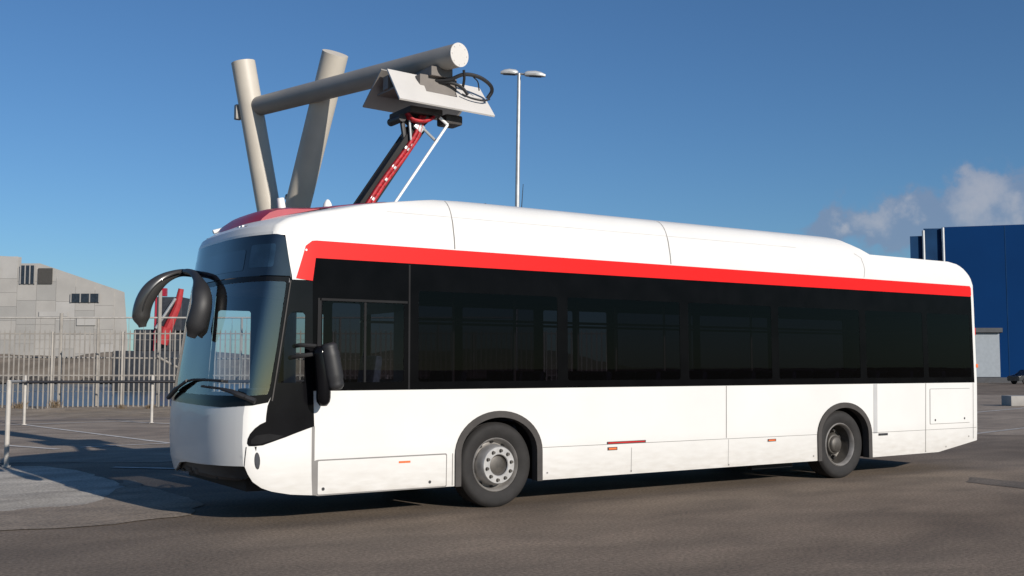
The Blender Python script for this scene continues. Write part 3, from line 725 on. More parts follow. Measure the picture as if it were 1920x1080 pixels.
# mirrors
horn = [(.22, 2.40, 2.70), (.03, 2.33, 2.695), (-.14, 2.31, 2.63), (-.27, 2.33, 2.52), (-.36, 2.36, 2.37), (-.395, 2.385, 2.20), (-.375, 2.39, 2.05)]
bm = bmesh.new(); pts = spline(horn, 6); rr = [.045+.058*sm(.15, .62, k/(len(pts)-1))-.06*sm(.86, 1, k/(len(pts)-1)) for k in range(len(pts))]
tube(bm, pts, rr, 16, flat=(.8, 1.0)); mh = obj('mirror', bm, M['arm'] if 'arm' in M else M['dark'], B, angle=60)
bmr = bmesh.new(); tube(bmr, [p+Vector((-.012, -.085, 0)) for p in pts[6:30]], [.004]+[.009]*22+[.004], 6); obj('mirror_seam', bmr, M['rubber'], mh)
M['arm'] = mat('mirror_housing', (.035, .034, .033), .3, var=.15, coat=.6); mh.data.materials[0] = M['arm']
bm = bmesh.new(); pts = spline([(.20, 2.38, 2.70), (.02, 2.05, 2.69), (-.07, 1.48, 2.62), (-.10, 1.13, 2.47), (-.12, .99, 2.28), (-.16, 1.0, 2.09), (-.20, 1.08, 1.91)], 6)
rr = [.046+.058*sm(.38, .62, k/(len(pts)-1))-.055*sm(.88, 1, k/(len(pts)-1)) for k in range(len(pts))]
tube(bm, pts, rr, 16, flat=(1.0, .72)); obj('mirror', bm, M['dark'], B, angle=60)
bm = bmesh.new()
tube(bm, spline([(.80, -.23, 1.83), (.825, -.24, 1.70), (.86, -.245, 1.52), (.89, -.24, 1.36)], 5), [.06]+[.085]*3+[.092]*8+[.085]*3+[.055], 14, flat=(1.0, 1.0))
nm = obj('mirror', bm, M['dark'], B, angle=60)
bm = bmesh.new(); tube(bm, spline([(.735, -.18, 1.80), (.75, -.19, 1.6), (.77, -.19, 1.4), (.78, -.17, 1.20)], 5), [.05]+[.075]*13+[.068, .04], 14); obj('mirror_back', bm, M['black'], nm, angle=60)
bm = bmesh.new(); tube(bm, spline([(.55, .06, 1.80), (.58, -.06, 1.81), (.70, -.16, 1.80)], 4), .022, 8); tube(bm, spline([(.50, .05, 1.68), (.56, -.08, 1.70), (.70, -.16, 1.72)], 4), .022, 8); obj('mirror_bracket', bm, M['rubber'], nm)

# roof gear
hat = []
bm = bmesh.new()
def roof_z(x):   # height of the roof's centre line
    for k in range(len(LEAN)-1):
        if LEAN[k][1] <= x <= LEAN[k+1][1] and LEAN[k][0] >= 2.9:
            a, b = LEAN[k], LEAN[k+1]; return a[0]+(b[0]-a[0])*(x-a[1])/max(1e-6, b[1]-a[1])
    return 3.52
xs_ = [.21, .25, .32, .42, .52, .66, .82, 1.0, 1.25, 1.5, 1.85]
ysn = [.52+.151*k for k in range(11)]
def hz(x, y): return roof_z(x) + .02 + .085*sm(.20, .42, x)*(1-.95*sm(.5, 1.15, x)) - .05*((y-1.275)/.75)**4
def bx(x, y): return x + .05*abs((y-1.275)/.75)**2*(1-sm(.2, .6, x))
top = [[bm.verts.new((bx(x, y), y, hz(x, y)+.02)) for y in ysn] for x in xs_]
bot = [[bm.verts.new((bx(x, y), y, roof_z(x)+.0)) for y in ysn] for x in xs_]
for i in range(len(xs_)-1):
    for j in range(len(ysn)-1):
        bm.faces.new((top[i][j], top[i][j+1], top[i+1][j+1], top[i+1][j])); bm.faces.new((bot[i][j], bot[i+1][j], bot[i+1][j+1], bot[i][j+1]))
for j in range(len(ysn)-1):
    bm.faces.new((top[0][j], bot[0][j], bot[0][j+1], top[0][j+1])); bm.faces.new((top[-1][j], top[-1][j+1], bot[-1][j+1], bot[-1][j]))
for i in range(len(xs_)-1):
    bm.faces.new((top[i][0], top[i+1][0], bot[i+1][0], bot[i][0])); bm.faces.new((top[i][-1], bot[i][-1], bot[i+1][-1], top[i+1][-1]))
obj('roof_cover', bm, M['maroon'], B, angle=40)
bm = bmesh.new()
pts = [(.235, .60, roof_z(.235)-.005), (.19, 1.275, roof_z(.19)+.008), (.235, 1.95, roof_z(.235)-.005)]
tube(bm, spline(pts, 6), .028, 8); obj('cover_shadow_strip', bm, M['dark'], B)  # dark tube put in as the shadow gap under the cover's front edge
for y in (.72, .82):
    bm = bmesh.new(); box(bm, (.21, y, roof_z(.22)+.01), (.26, y+.06, roof_z(.22)+.045), bev=.006); obj('roof_clip', bm, M['white2'], B)
bm = bmesh.new(); tube(bm, [(.33, 2.08, roof_z(.33)+.05), (.52, 2.08, roof_z(.52)+.05)], .025, 8); obj('roof_rail', bm, M['white2'], B)
bm = bmesh.new(); tube(bm, [(.87, 1.27, roof_z(.87)+.03), (.87, 1.27, roof_z(.87)+.06), (.84, 1.27, roof_z(.87)+.24)], [.09, .05, .042], 14); obj('roof_antenna', bm, M['white2'], B)
bm = bmesh.new(); lathe = [(.05, 0), (.05, .02), (.035, .06), (.015, .10), (0, .105)]
rings = [[bm.verts.new((1.42+r*math.cos(a*math.pi/8), 1.27+r*math.sin(a*math.pi/8), roof_z(1.42)+.03+z)) for a in range(16)] for r, z in [(.06, 0), (.058, .03), (.045, .08), (.022, .12), (.004, .13)]]
for a, b in zip(rings, rings[1:]):
    for k in range(16): bm.faces.new((a[k], a[(k+1) % 16], b[(k+1) % 16], b[k]))
bm.faces.new(rings[-1]); obj('roof_antenna', bm, M['white2'], B)
bm = bmesh.new(); tube(bm, [(3.6, 1.3, 3.50), (3.6, 1.3, 3.665), (3.62, 1.3, 3.675)], [.06, .05, .02], 10); obj('roof_vent', bm, M['dark'], B)
bm = bmesh.new(); tube(bm, [(10.6, 1.3, 3.25), (10.6, 1.3, 3.47)], .035, 8); obj('roof_vent', bm, M['dark'], B)
bm = bmesh.new(); tube(bm, [(4.55, 1.9, 3.5), (4.60, 1.9, 4.12)], [.008, .004], 6); obj('whip_antenna', bm, M['cable'], B)
patch('corner_mark', [(.60, 2.50), (.606, 2.50), (.596, 2.58), (.590, 2.58)], M['dark'], B, .004)
patch('corner_bolt', oval(.703, 2.79, .008, .012, 10), M['white2'], B, .013)

# pantograph arm
pan = None
A0, A1 = Vector((1.80, 1.27, 3.40)), Vector((2.56, 1.245, 4.52))
ax = (A1-A0).normalized(); sd = Vector((0, 1, 0)); nr = ax.cross(sd).normalized()
bm = bmesh.new()
def beam_box(bm, a, b, w, h, up=None):
    a = Vector(a); b = Vector(b); t = (b-a).normalized(); s = (up or Vector((0, 1, 0))); s = (s-t*s.dot(t)).normalized(); n_ = t.cross(s)
    L_ = (b-a).length; m = Matrix((( *s, 0), (*n_, 0), (*t, 0), (0, 0, 0, 1))).transposed(); m.translation = a
    box(bm, (-w/2, -h/2, 0), (w/2, h/2, L_), m, bev=.01)
for dy in (-.09, .09): beam_box(bm, A0+Vector((0, dy, 0)), A1+Vector((0, dy, 0)), .05, .17)
beam_box(bm, A0+nr*.05, A1.lerp(A0, .1)+nr*.05, .14, .06)
for k in range(6):
    c = A0.lerp(A1, .1+.16*k); beam_box(bm, c+Vector((0, -.10, 0)), c+Vector((0, .10, 0)), .03, .09, up=ax)
pan = obj('pantograph', bm, M['under'], B, angle=40)
bm = bmesh.new()
for q in range(4):
    off = Vector((0, -.135-.02*(q % 2), 0)) + nr*(-.035+.045*(q//2))
    pp = [A0+off, A0.lerp(A1, .35)+off+nr*.01, A0.lerp(A1, .7)+off-nr*.01, A0.lerp(A1, .92)+off, A1+off+Vector((-.01, 0, .1)), A1+off+Vector((.02, 0, .17))]
    tube(bm, spline(pp, 5), .023, 8)
obj('power_cable', bm, M['redcable'], pan)
for t_ in (.16, .38, .52, .74):
    c = A0.lerp(A1, t_); bm = bmesh.new(); box(bm, (-.03, -.030, -.022), (.03, .0, .022), Matrix.Translation(c+Vector((.0, -.145, 0))) @ Matrix.Rotation(R_(34), 4, 'Y'), bev=.006); obj('cable_highlight', bm, M['galv'], pan)  # pale blocks added as the highlight patches along the cables
bm = bmesh.new(); beam_box(bm, A1+Vector((-.20, .12, .08)), A1+Vector((-.20, -.12, .08)), .07, .07); tube(bm, [A1+Vector((-.26, -.16, .08)), A1+Vector((-.26, .16, .08))], .05, 12)
beam_box(bm, A1+Vector((-.20, -.08, .08)), A1+Vector((.02, -.08, -.10)), .03, .05); beam_box(bm, A1+Vector((-.14, -.05, -.35)), A1+Vector((-.22, -.07, .06)), .05, .05)
beam_box(bm, A1+Vector((-.02, .08, -.06)), A1+Vector((.28, .1, .22)), .04, .06); beam_box(bm, A1+Vector((-.06, -.06, -.06)), A1+Vector((-.02, -.06, .24)), .05, .07)
obj('joint', bm, M['dark'], pan)
bm = bmesh.new(); beam_box(bm, A1+Vector((-.08, -.15, .03)), A1+Vector((.02, -.15, -.05)), .05, .10); tube(bm, [A1+Vector((-.02, -.16, .01)), A1+Vector((.22, -.16, -.17))], .018, 8); tube(bm, [A1+Vector((-.16, -.15, .06)), A1+Vector((-.13, -.15, -.28))], .015, 8)
obj('actuator', bm, M['galv'], pan)
bm = bmesh.new()
for k in range(3):
    y = 1.06+.03*k; tube(bm, spline([(2.36, y, 4.66), (2.42, y-.02, 4.585), (2.56, y-.04, 4.575), (2.68, y-.03, 4.63), (2.72, y, 4.71)], 5), .022, 8)
obj('power_cable', bm, M['redcable'], pan)
bm = bmesh.new(); box(bm, (2.35, .98, 4.66), (2.80, 1.55, 4.74), bev=.015); box(bm, (2.84, .97, 4.575), (3.08, 1.22, 4.70), bev=.03); obj('contact_head', bm, M['arch'], pan)
bm = bmesh.new(); tube(bm, [(2.15, .995, 3.52), (2.875, .995, 4.565)], .0165, 10); tube(bm, [(2.875, .995, 4.565), (2.76, .99, 4.64)], .02, 10); obj('steadying_rod', bm, M['white2'], pan)
bm = bmesh.new(); box(bm, (1.75, .9, 3.38), (2.6, 1.65, 3.49), bev=.01); obj('base_frame', bm, M['dark'], pan)

# ================================================================== CHARGING MAST
mast = thing('charging_mast', 'tall beige Y-shaped steel mast with a crossbeam carrying the bus charging hood', 'charging mast', (2.31, 5.1, 0))
MI = Vector((-2.31, -5.1, 0))
def mobj(name, bm, m, p=None, **k):
    bmesh.ops.translate(bm, verts=bm.verts, vec=MI); return obj(name, bm, m, p or mast, **k)
bm = bmesh.new(); tube(bm, [(2.31, 5.1, 0), (2.31, 5.1, 2.95)], .26, 32); tube(bm, [(2.31, 5.1, 0), (2.31, 5.1, .05)], .42, 24); mobj('column', bm, M['beige'], angle=40)
bm = bmesh.new(); tube(bm, [(2.335, 5.10, 2.9), (1.72, 5.21, 6.19)], .178, 40); mobj('inclined_post', bm, M['beige'], angle=40)
bm = bmesh.new(); tube(bm, [(2.30, 5.08, 2.9), (2.44, 3.43, 6.0)], .185, 40); mobj('inclined_post', bm, M['beige'], angle=40)
bm = bmesh.new(); tube(bm, [(2.362, 4.56-.14*0, 4.04), (2.364, 4.54, 4.08)], .192, 40); mobj('post_shadow_ring', bm, M['greysteel'], angle=40)  # darker ring drawn as the shadow line across the post
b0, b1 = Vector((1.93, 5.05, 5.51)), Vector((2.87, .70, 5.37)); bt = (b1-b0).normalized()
bm = bmesh.new(); tube(bm, [b0, b1-bt*.012], .145, 40); bmb = mobj('beam', bm, M['greysteel'], angle=40)  # shade put into the beam's grey, so its top looks out of the sun
bm = bmesh.new(); tube(bm, [b1-bt*.0125, b1], .147, 40)
for k in range(8):
    a = 2*math.pi*k/8; x = bt.cross(Vector((0, 0, 1))).normalized(); y = x.cross(bt)
    tube(bm, [b1+(x*math.cos(a)+y*math.sin(a))*.12, b1+(x*math.cos(a)+y*math.sin(a))*.12+bt*.006], .008, 6)
mobj('end_plate', bm, M['hood'], bmb, angle=40)
bm = bmesh.new(); box(bm, (1.64, 5.26, 5.32), (1.74, 5.36, 5.55), bev=.02); mobj('junction_box', bm, M['greysteel'])
# hood: two sloping plates meeting at a ridge along the bus
def plate(outl, fn, thick):
    bm = bmesh.new(); a = [fn(s, t) for s, t in outl]; nrm = (a[1]-a[0]).cross(a[2]-a[0]).normalized()*thick
    prism(bm, a, nrm); return bm
TL, BL, BR, TR = Vector((2.14, 1.20, 5.185)), Vector((2.08, .75, 4.72)), Vector((3.40, .75, 4.68)), Vector((3.45, 1.20, 5.135))
def nearp(s, t): return (TL.lerp(TR, s)).lerp(BL.lerp(BR, s), t)
hood = mobj('hood', plate([(0, 0), (0, 1), (1, 1), (1, 0), (.70, 0), (.66, .56), (.33, .56), (.345, 0)], nearp, .022), M['hood'], smooth=False)
TLf, BLf, BRf, TRf = Vector((2.10, 1.27, 5.20)), Vector((2.08, 1.74, 4.83)), Vector((3.40, 1.74, 4.79)), Vector((3.45, 1.27, 5.14))
def farp(s, t): return (TLf.lerp(TRf, s)).lerp(BLf.lerp(BRf, s), t)
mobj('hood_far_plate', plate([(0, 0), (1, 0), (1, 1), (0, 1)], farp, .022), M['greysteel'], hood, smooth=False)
bm = bmesh.new()
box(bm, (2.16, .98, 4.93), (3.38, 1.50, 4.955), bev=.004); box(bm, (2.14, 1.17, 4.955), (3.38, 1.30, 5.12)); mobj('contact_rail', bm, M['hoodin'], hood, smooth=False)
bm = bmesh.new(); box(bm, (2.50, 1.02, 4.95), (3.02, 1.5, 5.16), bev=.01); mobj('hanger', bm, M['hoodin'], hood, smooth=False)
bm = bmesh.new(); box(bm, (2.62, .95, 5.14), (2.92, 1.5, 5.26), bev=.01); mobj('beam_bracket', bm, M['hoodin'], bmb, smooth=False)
bm = bmesh.new(); a = nearp(.74, .32); 
box(bm, (-.02, -.004, -.08), (.22, .012, .08), Matrix.Translation(nearp(.86, .34)-Vector((.1, .02, 0))) @ Matrix.Rotation(R_(-45), 4, 'X'), bev=.003); mobj('hood_label_plate', bm, M['hood'], hood)
for pts, r in ((((2.70, 1.05, 5.10), (2.87, .95, 5.12), (3.02, .85, 5.185), (3.20, .80, 5.17), (3.36, .80, 5.10), (3.42, .84, 5.03), (3.38, .88, 4.94)), .024),
               (((2.66, 1.10, 5.06), (2.86, .98, 5.09), (3.02, .93, 5.05), (3.12, .92, 4.96)), .02), (((3.0, .82, 5.23), (3.03, .86, 5.13), (3.06, .95, 5.03)), .017),
               (((3.02, .90, 4.95), (3.14, .86, 4.905), (3.30, .85, 4.895), (3.40, .86, 4.93)), .012), (((3.14, .82, 5.16), (3.22, .85, 5.12), (3.27, .9, 5.03)), .008)):
    bm = bmesh.new(); tube(bm, spline(pts, 6), r, 10); mobj('cable', bm, M['cable'])

# ================================================================== LAMP POST
lp = thing('lamp_post', 'tall grey lamp post with two flat lamp heads rising behind the bus roof', 'lamp post', rd(.08, 30, 0))
bm = bmesh.new(); tube(bm, [(0, 0, 0), (.0, 0, 1.2), (.0, 0, 1.21), rd(.2, 30, 9.93)-rd(.08, 30, 0)], [.11, .11, .085, .05], 16); obj('pole', bm, M['galv'], lp)
def rdl(r, d, z): return rd(r, d, z)-rd(.08, 30, 0)
bm = bmesh.new(); tube(bm, [rdl(.0, 30.1, 9.98), rdl(.2, 30, 9.93), rdl(.45, 29.9, 9.88)], .03, 8); obj('bracket', bm, M['galv'], lp)
for sgn, c in ((-1, rdl(-.08, 30.12, 10.0)), (1, rdl(.66, 29.85, 9.865))):
    bm = bmesh.new(); mt = Matrix.Translation(c) @ Matrix.Rotation(-YAW, 4, 'Z') @ Matrix.Rotation(R_(3), 4, 'Y')
    n0 = [(-.30, .06, .05), (-.22, .12, .085), (0, .14, .10), (.16, .12, .075), (.29, .05, .02)]
    if sgn < 0: n0 = [(-x*.85, w, h) for x, w, h in n0]
    secs = []
    for x, w, h in n0:
        secs.append([bm.verts.new(mt @ Vector((x, w*cx, (h if cz > 0 else -.05 if cz < -.5 else -.02)*abs(cz)))) for cx, cz in ((-1, -.2), (-.75, .6), (-.3, 1), (.3, 1), (.75, .6), (1, -.2), (.8, -1), (-.8, -1))])
    for a, b in zip(secs, secs[1:]):
        for k in range(8): bm.faces.new((a[k], a[(k+1) % 8], b[(k+1) % 8], b[k]))
    bm.faces.new(secs[0]); bm.faces.new(secs[-1])
    h = obj('lamp_head', bm, M['lamphead'], lp, angle=50)
    bm = bmesh.new(); box(bm, (-.17, -.09, -.062), (.17, .09, -.049), mt, bev=.004); obj('lamp_lens', bm, M['lens'], h)

# ================================================================== RAILING, FENCES
def post_bm(x, y, h, r=.035):
    bm = bmesh.new(); tube(bm, [(x, y, 0), (x, y, h-.03), (x, y, h)], [r, r, r*.7], 12); tube(bm, [(x, y, 0), (x, y, .03)], r*1.8, 12); return bm
rail = thing('guard_rail', 'white post-and-pipe railing running away from the pavement slab', 'railing', (-.9, 8.48, 0))
o0 = Vector((.9, -8.48, 0))
def robj(n_, bm, m, t, off): bmesh.ops.translate(bm, verts=bm.verts, vec=off); return obj(n_, bm, m, t)
robj('post', post_bm(-.9, 8.48, 1.37, .038), M['post'], rail, o0)
bm = bmesh.new(); tube(bm, [(-.9, 8.48, 1.355), (1.42, 21.86, 1.20)], .03, 10); robj('top_rail', bm, M['post'], rail, o0)
bar = thing('barrier_rail', 'low barrier of pale posts carrying a thick black pipe beside the canal', 'railing', (1.42, 21.86, 0))
o1 = Vector((-1.42, -21.86, 0))
dv = (Vector((4.58, 20.79, 0))-Vector((1.42, 21.86, 0)))
for k in (0, 1, 2, 3):
    q = Vector((1.42, 21.86, 0))+dv*k; robj('post', post_bm(q.x, q.y, 1.36, .04), M['post'], bar, o1)
bm = bmesh.new(); q = Vector((1.42, 21.86, 1.18)); e = q+dv*3.4
tube(bm, [q+Vector((-.1, -.1, 0)), e+Vector((-.1, -.1, 0))], .042, 10); robj('pipe', bm, M['pipe'], bar, o1)

def palisade(r0, r1, d0, d1, label, name='palisade_fence'):
    base = rd(r0, d0, 0); t = thing(name, label, 'fence', base)
    dirv = (rd(r1, d1, 0)-base); Lf = dirv.length; u = dirv.normalized(); nn = Vector((-u.y, u.x, 0))
    npan = round(Lf/2.75); pl = Lf/npan
    for k in range(npan):
        bm = bmesh.new()
        for z in (1.27, 2.90):
            beam_box(bm, u*(k*pl+.04)+Vector((0, 0, z)), u*((k+1)*pl-.04)+Vector((0, 0, z)), .05, .045, up=Vector((0, 0, 1)))
        m = 14
        for j in range(m):
            x = k*pl+(j+.5)*pl/m; w = .026; c = u*x-nn*.03
            z0 = -.25; top_ = 3.06
            a = [c-u*w+Vector((0, 0, z0)), c+u*w+Vector((0, 0, z0)), c+u*w+Vector((0, 0, top_-.1)), c+Vector((0, 0, top_)), c-u*w+Vector((0, 0, top_-.1))]
            prism(bm, a, nn*.012)
        obj('fence_panel', bm, M['pale'], t, smooth=False)
    for k in range(npan+1):
        bm = bmesh.new(); c = u*(k*pl)+nn*.03; box(bm, (c.x-.05, c.y-.04, -.4), (c.x+.05, c.y+.04, 2.98), bev=.006); obj('post', bm, M['pale'], t)
    return t
palisade(-40, 4, 42, 42, 'pale steel palisade fence with pointed bars along the canal bank')
wf_ = thing('wire_fence', 'taller wire fence of thin posts and rails standing behind the palisade', 'fence', rd(-38, 43.6, 0))
def wv(r, d, z): return rd(r, d, z)-rd(-38, 43.6, 0)
for r, h, rr_ in ((-30, 3.6, .05), (-26, 3.6, .05), (-22, 3.6, .05), (-18.35, 3.78, .07), (-16.85, 3.55, .05), (-14.35, 4.72, .08), (-11, 3.6, .05), (-7, 3.6, .05), (-3, 3.6, .05)):
    bm = bmesh.new(); tube(bm, [wv(r, 43.6, -.5), wv(r, 43.6, h)], rr_, 8); obj('post', bm, M['pale'], wf_)
for z in (3.60, 2.10):
    bm = bmesh.new(); tube(bm, [wv(-36, 43.6, z), wv(0, 43.6, z-.25*(z < 3))], .035, 8); obj('rail', bm, M['post'] if z > 3 else M['pale'], wf_)
bm = bmesh.new()
for k in range(60): tube(bm, [wv(-36+.6*k, 43.62, -.3), wv(-36+.6*k, 43.62, 3.6)], .008, 4)
for z in (.6, 1.2, 2.7): tube(bm, [wv(-36, 43.62, z), wv(0, 43.62, z)], .008, 4)
obj('wire_mesh', bm, M['pale'], wf_, smooth=False)
bm = bmesh.new(); tube(bm, [wv(-14.35, 43.5, 2.0), wv(-12.6, 43.5, 1.1)], .05, 8); obj('brace', bm, M['pale'], wf_)

# ================================================================== FAR BANK BUILDING, CRANE, ROCKS, WEEDS
K = 190/170
def fb(r, z, d=190): return rd(r*K, d, CAMZ+(z-CAMZ)*K)
gb = thing('terminal_building', 'pale grey panelled building with a sloping roof across the canal', 'building', rd(-78*K, 190, 3))
def gobj(n_, bm, m, p=None, **k): bmesh.ops.translate(bm, verts=bm.verts, vec=-gb.location); return obj(n_, bm, m, p or gb, **k)
ext = rd(-12, 25, 0)-rd(0, 0, 0)
bm = bmesh.new(); prism(bm, [fb(r, z) for r, z in ((-120, 0), (-61.0, 0), (-60.9, 5.7), (-61.65, 13.5), (-75.2, 18.1), (-78.2, 18.1), (-78.2, 19.1), (-81.6, 19.3), (-95, 19.9), (-95, 22), (-120, 22.5))], ext)
wall = gobj('wall', bm, M['cladA'], smooth=False)
random.seed(11)
def roofz(r): return 13.5+( -61.65-r)*(18.1-13.5)/(75.2-61.65) if r > -75.2 else 18.0
panels = []
for i, r in enumerate([-119+3.1*k for k in range(19)]):
    z = 1.5
    while z < 21:
        h = random.choice((2.2, 3.0, 3.8)); zt = min(z+h, min(roofz(r), roofz(min(r+3.0, -61.8)))-.15 if r > -81 else 19.2)
        if zt-z > .6 and r+3.0 < -61.2: panels.append((r, r+3.06, z, zt, random.choice('ABCBA')))
        z += h+.03
for a, b, z0, z1, c in panels:
    bm = bmesh.new(); prism(bm, [fb(a, z0, 189.9), fb(b, z0, 189.9), fb(b, z1, 189.9), fb(a, z1, 189.9)], (rd(0, .1, 0)-rd(0, 0, 0)))
    gobj('cladding_panel', bm, M['clad'+c], wall, smooth=False)
for a, b, z0, z1, mm in ((-78.15, -75.9, 14.8, 17.75, 'bwin'), (-75.35, -73.1, 14.8, 17.3, 'hubdark'), (-70.0, -65.55, 11.85, 13.25, 'bwin'), (-84.5, -81.6, 15.5, 17.5, 'bwin'), (-75, -70.5, 9.6, 10.4, 'cladC'), (-69, -66, 8.2, 9.6, 'cladC')):
    bm = bmesh.new(); prism(bm, [fb(a, z0, 189.65), fb(b, z0, 189.65), fb(b, z1, 189.65), fb(a, z1, 189.65)], (rd(0, .15, 0)-rd(0, 0, 0)))
    w = gobj('window' if mm != 'cladC' else 'panel', bm, M[mm], smooth=False)
    if mm == 'bwin':
        bm = bmesh.new()
        for q in range(4):
            rr_ = a+(b-a)*(q/3); prism(bm, [fb(rr_-.08, z0, 189.55), fb(rr_+.08, z0, 189.55), fb(rr_+.08, z1, 189.55), fb(rr_-.08, z1, 189.55)], (rd(0, .1, 0)-rd(0, 0, 0)))
        gobj('mullion', bm, M['cladB'], w, smooth=False)

cr = thing('harbour_crane', 'dark harbour machine with a slanting red boom beyond the fence', 'crane', rd(-38.5, 120, -1))
def cobj(n_, bm, m, p=None, **k): bmesh.ops.translate(bm, verts=bm.verts, vec=-cr.location); return obj(n_, bm, m, p or cr, **k)
cm = Matrix.Translation(rd(-39, 121, 0)) @ Matrix.Rotation(-YAW, 4, 'Z')
bm = bmesh.new(); box(bm, (-.7, -2, 5.6), (2.3, 2, 9.4), cm, bev=.15); box(bm, (-3.2, -1.6, 3.4), (1.6, 1.6, 5.8), cm, bev=.2); cobj('cab', bm, M['craned'])
bm = bmesh.new(); box(bm, (-5, -3, -1.2), (5, 3, 3.4), cm, bev=.2); cobj('pontoon', bm, M['craned'])
bm = bmesh.new(); tube(bm, [rd(-38.6, 119, 4.9), rd(-37.2, 119, 8.4), rd(-36.85, 119, 10.3)], [.6, .42, .3], 10); tube(bm, [rd(-38.9, 119, 4.2), rd(-38.4, 119, 6.0)], .72, 10); boom = cobj('boom', bm, M['craner'])
bm = bmesh.new(); tube(bm, [rd(-39.4, 118.5, 5.9), rd(-37.3, 118.5, 9.2)], .17, 8); cobj('hydraulic_ram', bm, M['galv'], boom)
bm = bmesh.new(); tube(bm, [rd(-39.7, 119, 3), rd(-39.6, 119, 10.4)], .12, 8); box(bm, (-.8, -.3, 9.6), (-.1, .3, 10.5), cm); cobj('mast', bm, M['maroon'])

random.seed(5)
bm = bmesh.new()
for k in range(150):
    r = -95+random.random()*103; d = 166+random.random()*3
    s = .5+random.random()*.8
    bmesh.ops.create_icosphere(bm, subdivisions=1, radius=s, matrix=Matrix.Translation(rd(r, d, -.75+random.random()*.5)) @ Matrix.Rotation(random.random()*6, 4, 'Z') @ Matrix.Diagonal((1.2, .9, .7, 1)))
for v in bm.verts: v.co += Vector((noise.noise(v.co*1.7), noise.noise(v.co*1.7+Vector((9, 0, 0))), noise.noise(v.co*1.7+Vector((0, 9, 0)))))*.25
rk = obj('shore_rocks', bm, M['rock'], smooth=False); rk['kind'] = 'stuff'
def tuft(r, d, s, seed, label):
    rng = random.Random(seed); bm = bmesh.new(); z = height(r, d)-.03
    for k in range(70):
        a = rng.random()*6.28; l = s*(.5+.6*rng.random()); le = rng.random()*.9
        p = Vector((rng.gauss(0, s*.28), rng.gauss(0, s*.28), 0)); tip = p+Vector((math.cos(a)*l*le, math.sin(a)*l*le, l))
        w = Vector((-math.sin(a), math.cos(a), 0))*s*.035; mid = p.lerp(tip, .55)+Vector((0, 0, l*.12))
        v = [bm.verts.new(q) for q in (p-w, p+w, mid+w*.8, tip, mid-w*.8)]; bm.faces.new(v)
    o = obj('weed_clump', bm, M['weed'], smooth=False, recalc=False); o.location = rd(r, d, z)
    return tag(o, label, 'weeds', 'dry weeds on the canal bank')
tuft(-17.4, 41.0, .36, 1, 'large bushy dry weed clump on the bank, left of the others')
tuft(-14.8, 40.8, .24, 2, 'small dark weed clump in the middle of the bank under the palisade')
tuft(-13.9, 41.3, .24, 3, 'smallest dry weed clump on the bank, nearest the bus')
tuft(-18.9, 41.3, .36, 4, 'dry weed clump on the bank behind the nearest white post')

# ================================================================== BLUE BUILDING, CARS, BLOCK ON THE RIGHT
bb = thing('blue_building', 'large dark blue clad shed with a grey dock door behind the bus rear', 'building', rd(45, 110, 0))
def bobj(n_, bm, m, p=None, **k): bmesh.ops.translate(bm, verts=bm.verts, vec=-bb.location); return obj(n_, bm, m, p or bb, **k)
def slab3(r0, r1, z0, z1a, z1b, d0, depth): 
    bm = bmesh.new(); prism(bm, [rd(r0, d0, z0), rd(r1, d0, z0), rd(r1, d0, z1b), rd(r0, d0, z1a)], rd(depth*.39, depth, 0)-rd(0, 0, 0)); return bm
bobj('wall', slab3(44.55, 75, 0, 16.03, 17.1, 110, 40), M['bluewall'], smooth=False)
bobj('corner_wall', slab3(42.65, 44.5, 0, 15.92, 15.95, 110.3, 3), M['bluewall2'], smooth=False)
bobj('side_wall', slab3(41.34, 42.7, 0, 15.15, 15.2, 110.6, 3), M['bluewall2'], smooth=False)
dr = bobj('dock_door', slab3(46.0, 49.94, .6, 5.15, 5.15, 109.85, .2), M['door'], smooth=False)
bobj('door_canopy', slab3(45.9, 50.1, 5.15, 5.6, 5.6, 109.4, .8), M['craned'], dr, smooth=False)
bm = bmesh.new(); box(bm, (0, 0, 0), (.01, .01, .01))
bm.free()
bobj('plinth', slab3(44.55, 75, -.1, .55, .55, 109.7, .28), M['craned'], smooth=False)
bm = bmesh.new()
for k in range(10):
    prism(bm, [rd(50.9+2.4*k, 109.97, .6), rd(50.96+2.4*k, 109.97, .6), rd(50.96+2.4*k, 109.97, 16.2), rd(50.9+2.4*k, 109.97, 16.2)], (rd(0, .02, 0)-rd(0, 0, 0)))
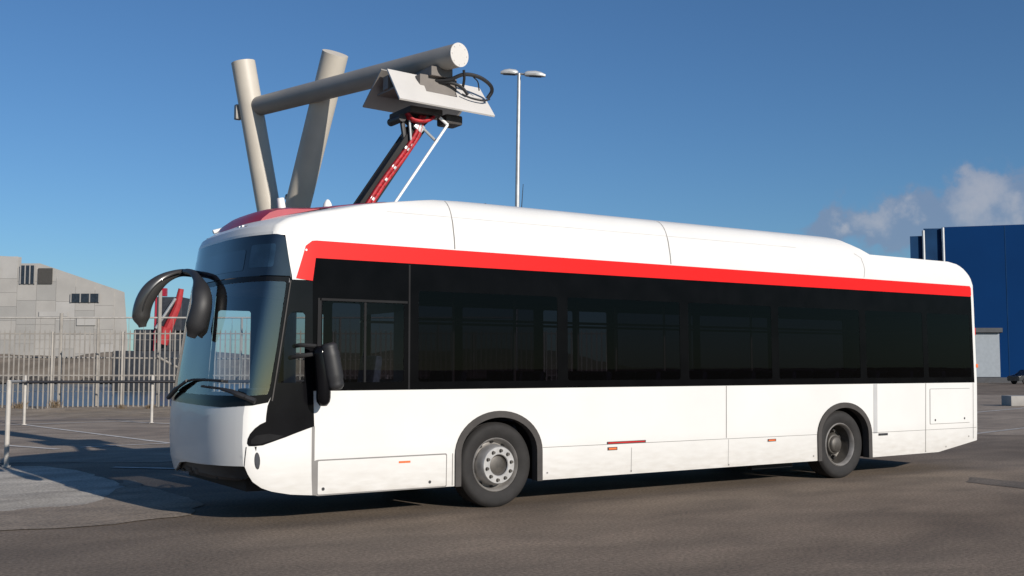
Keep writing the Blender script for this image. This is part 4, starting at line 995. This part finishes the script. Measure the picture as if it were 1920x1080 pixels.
bobj('cladding_joint', bm, M['bluewall2'], smooth=False)
for r, h, lab in ((42.62, 15.72, 'slim white flagpole standing at the left corner of the blue shed'), (44.52, 15.98, 'slim white flagpole between the narrow and wide blue walls')):
    bm = bmesh.new(); tube(bm, [(0, 0, 0), (0, 0, h)], [.16, .14], 12)
    t = obj('edging', bm, M['lamphead']); t.location = rd(r, 110.3 if r < 43 else 109.95, 0); tag(t, lab, 'edging', 'white corner edgings of the blue shed')  # round poles standing in for the white vertical edges of the shed corners
def car(r, d, rz, label):
    t = thing('parked_car', label, 'car', rd(r, d, 0), -YAW+rz, 'cars parked by the blue shed')
    bm = bmesh.new(); sec = [(-2.1, .3), (-2.1, .75), (-1.2, .85), (-.7, 1.35), (.7, 1.38), (1.5, .9), (2.1, .8), (2.1, .3)]
    prism(bm, [(x, -.85, z) for x, z in sec], (0, 1.7, 0)); bmesh.ops.bevel(bm, geom=bm.edges[:], offset=.06, segments=2, affect='EDGES'); obj('body', bm, M['carpaint'], t)
    for sx in (-1, 1):
        bm = bmesh.new(); prism(bm, [(x, sx*.865, z) for x, z in ((-1.05, .88), (-.62, 1.28), (.62, 1.3), (1.25, .92))], (0, sx*.006, 0)); obj('side_window', bm, M['bwin'], t, smooth=False)
        for x in (-1.35, 1.35):
            bm = bmesh.new(); lathe_y(bm, [(0, sx*.72), (.3, sx*.72), (.32, sx*.78), (.32, sx*.88), (.2, sx*.89), (0, sx*.885)], 16, x, .32); obj('wheel', bm, M['tyre'], t)
car(48.9, 101, .2, 'dark parked car at the foot of the blue shed, nearest the dock door')
car(53.0, 102, -.1, 'dark parked car at the frame edge, farther from the dock door')
bm = bmesh.new(); box(bm, (20.4, 0, 0), (24, .9, .42), bev=.04)
bmesh.ops.transform(bm, matrix=Matrix.Translation(rd(0, 44, 0)) @ Matrix.Rotation(-YAW, 4, 'Z'), verts=bm.verts)
tag(obj('concrete_block', bm, M['concrete']), 'low pale concrete block lying on the yard behind the bus rear', 'concrete block')
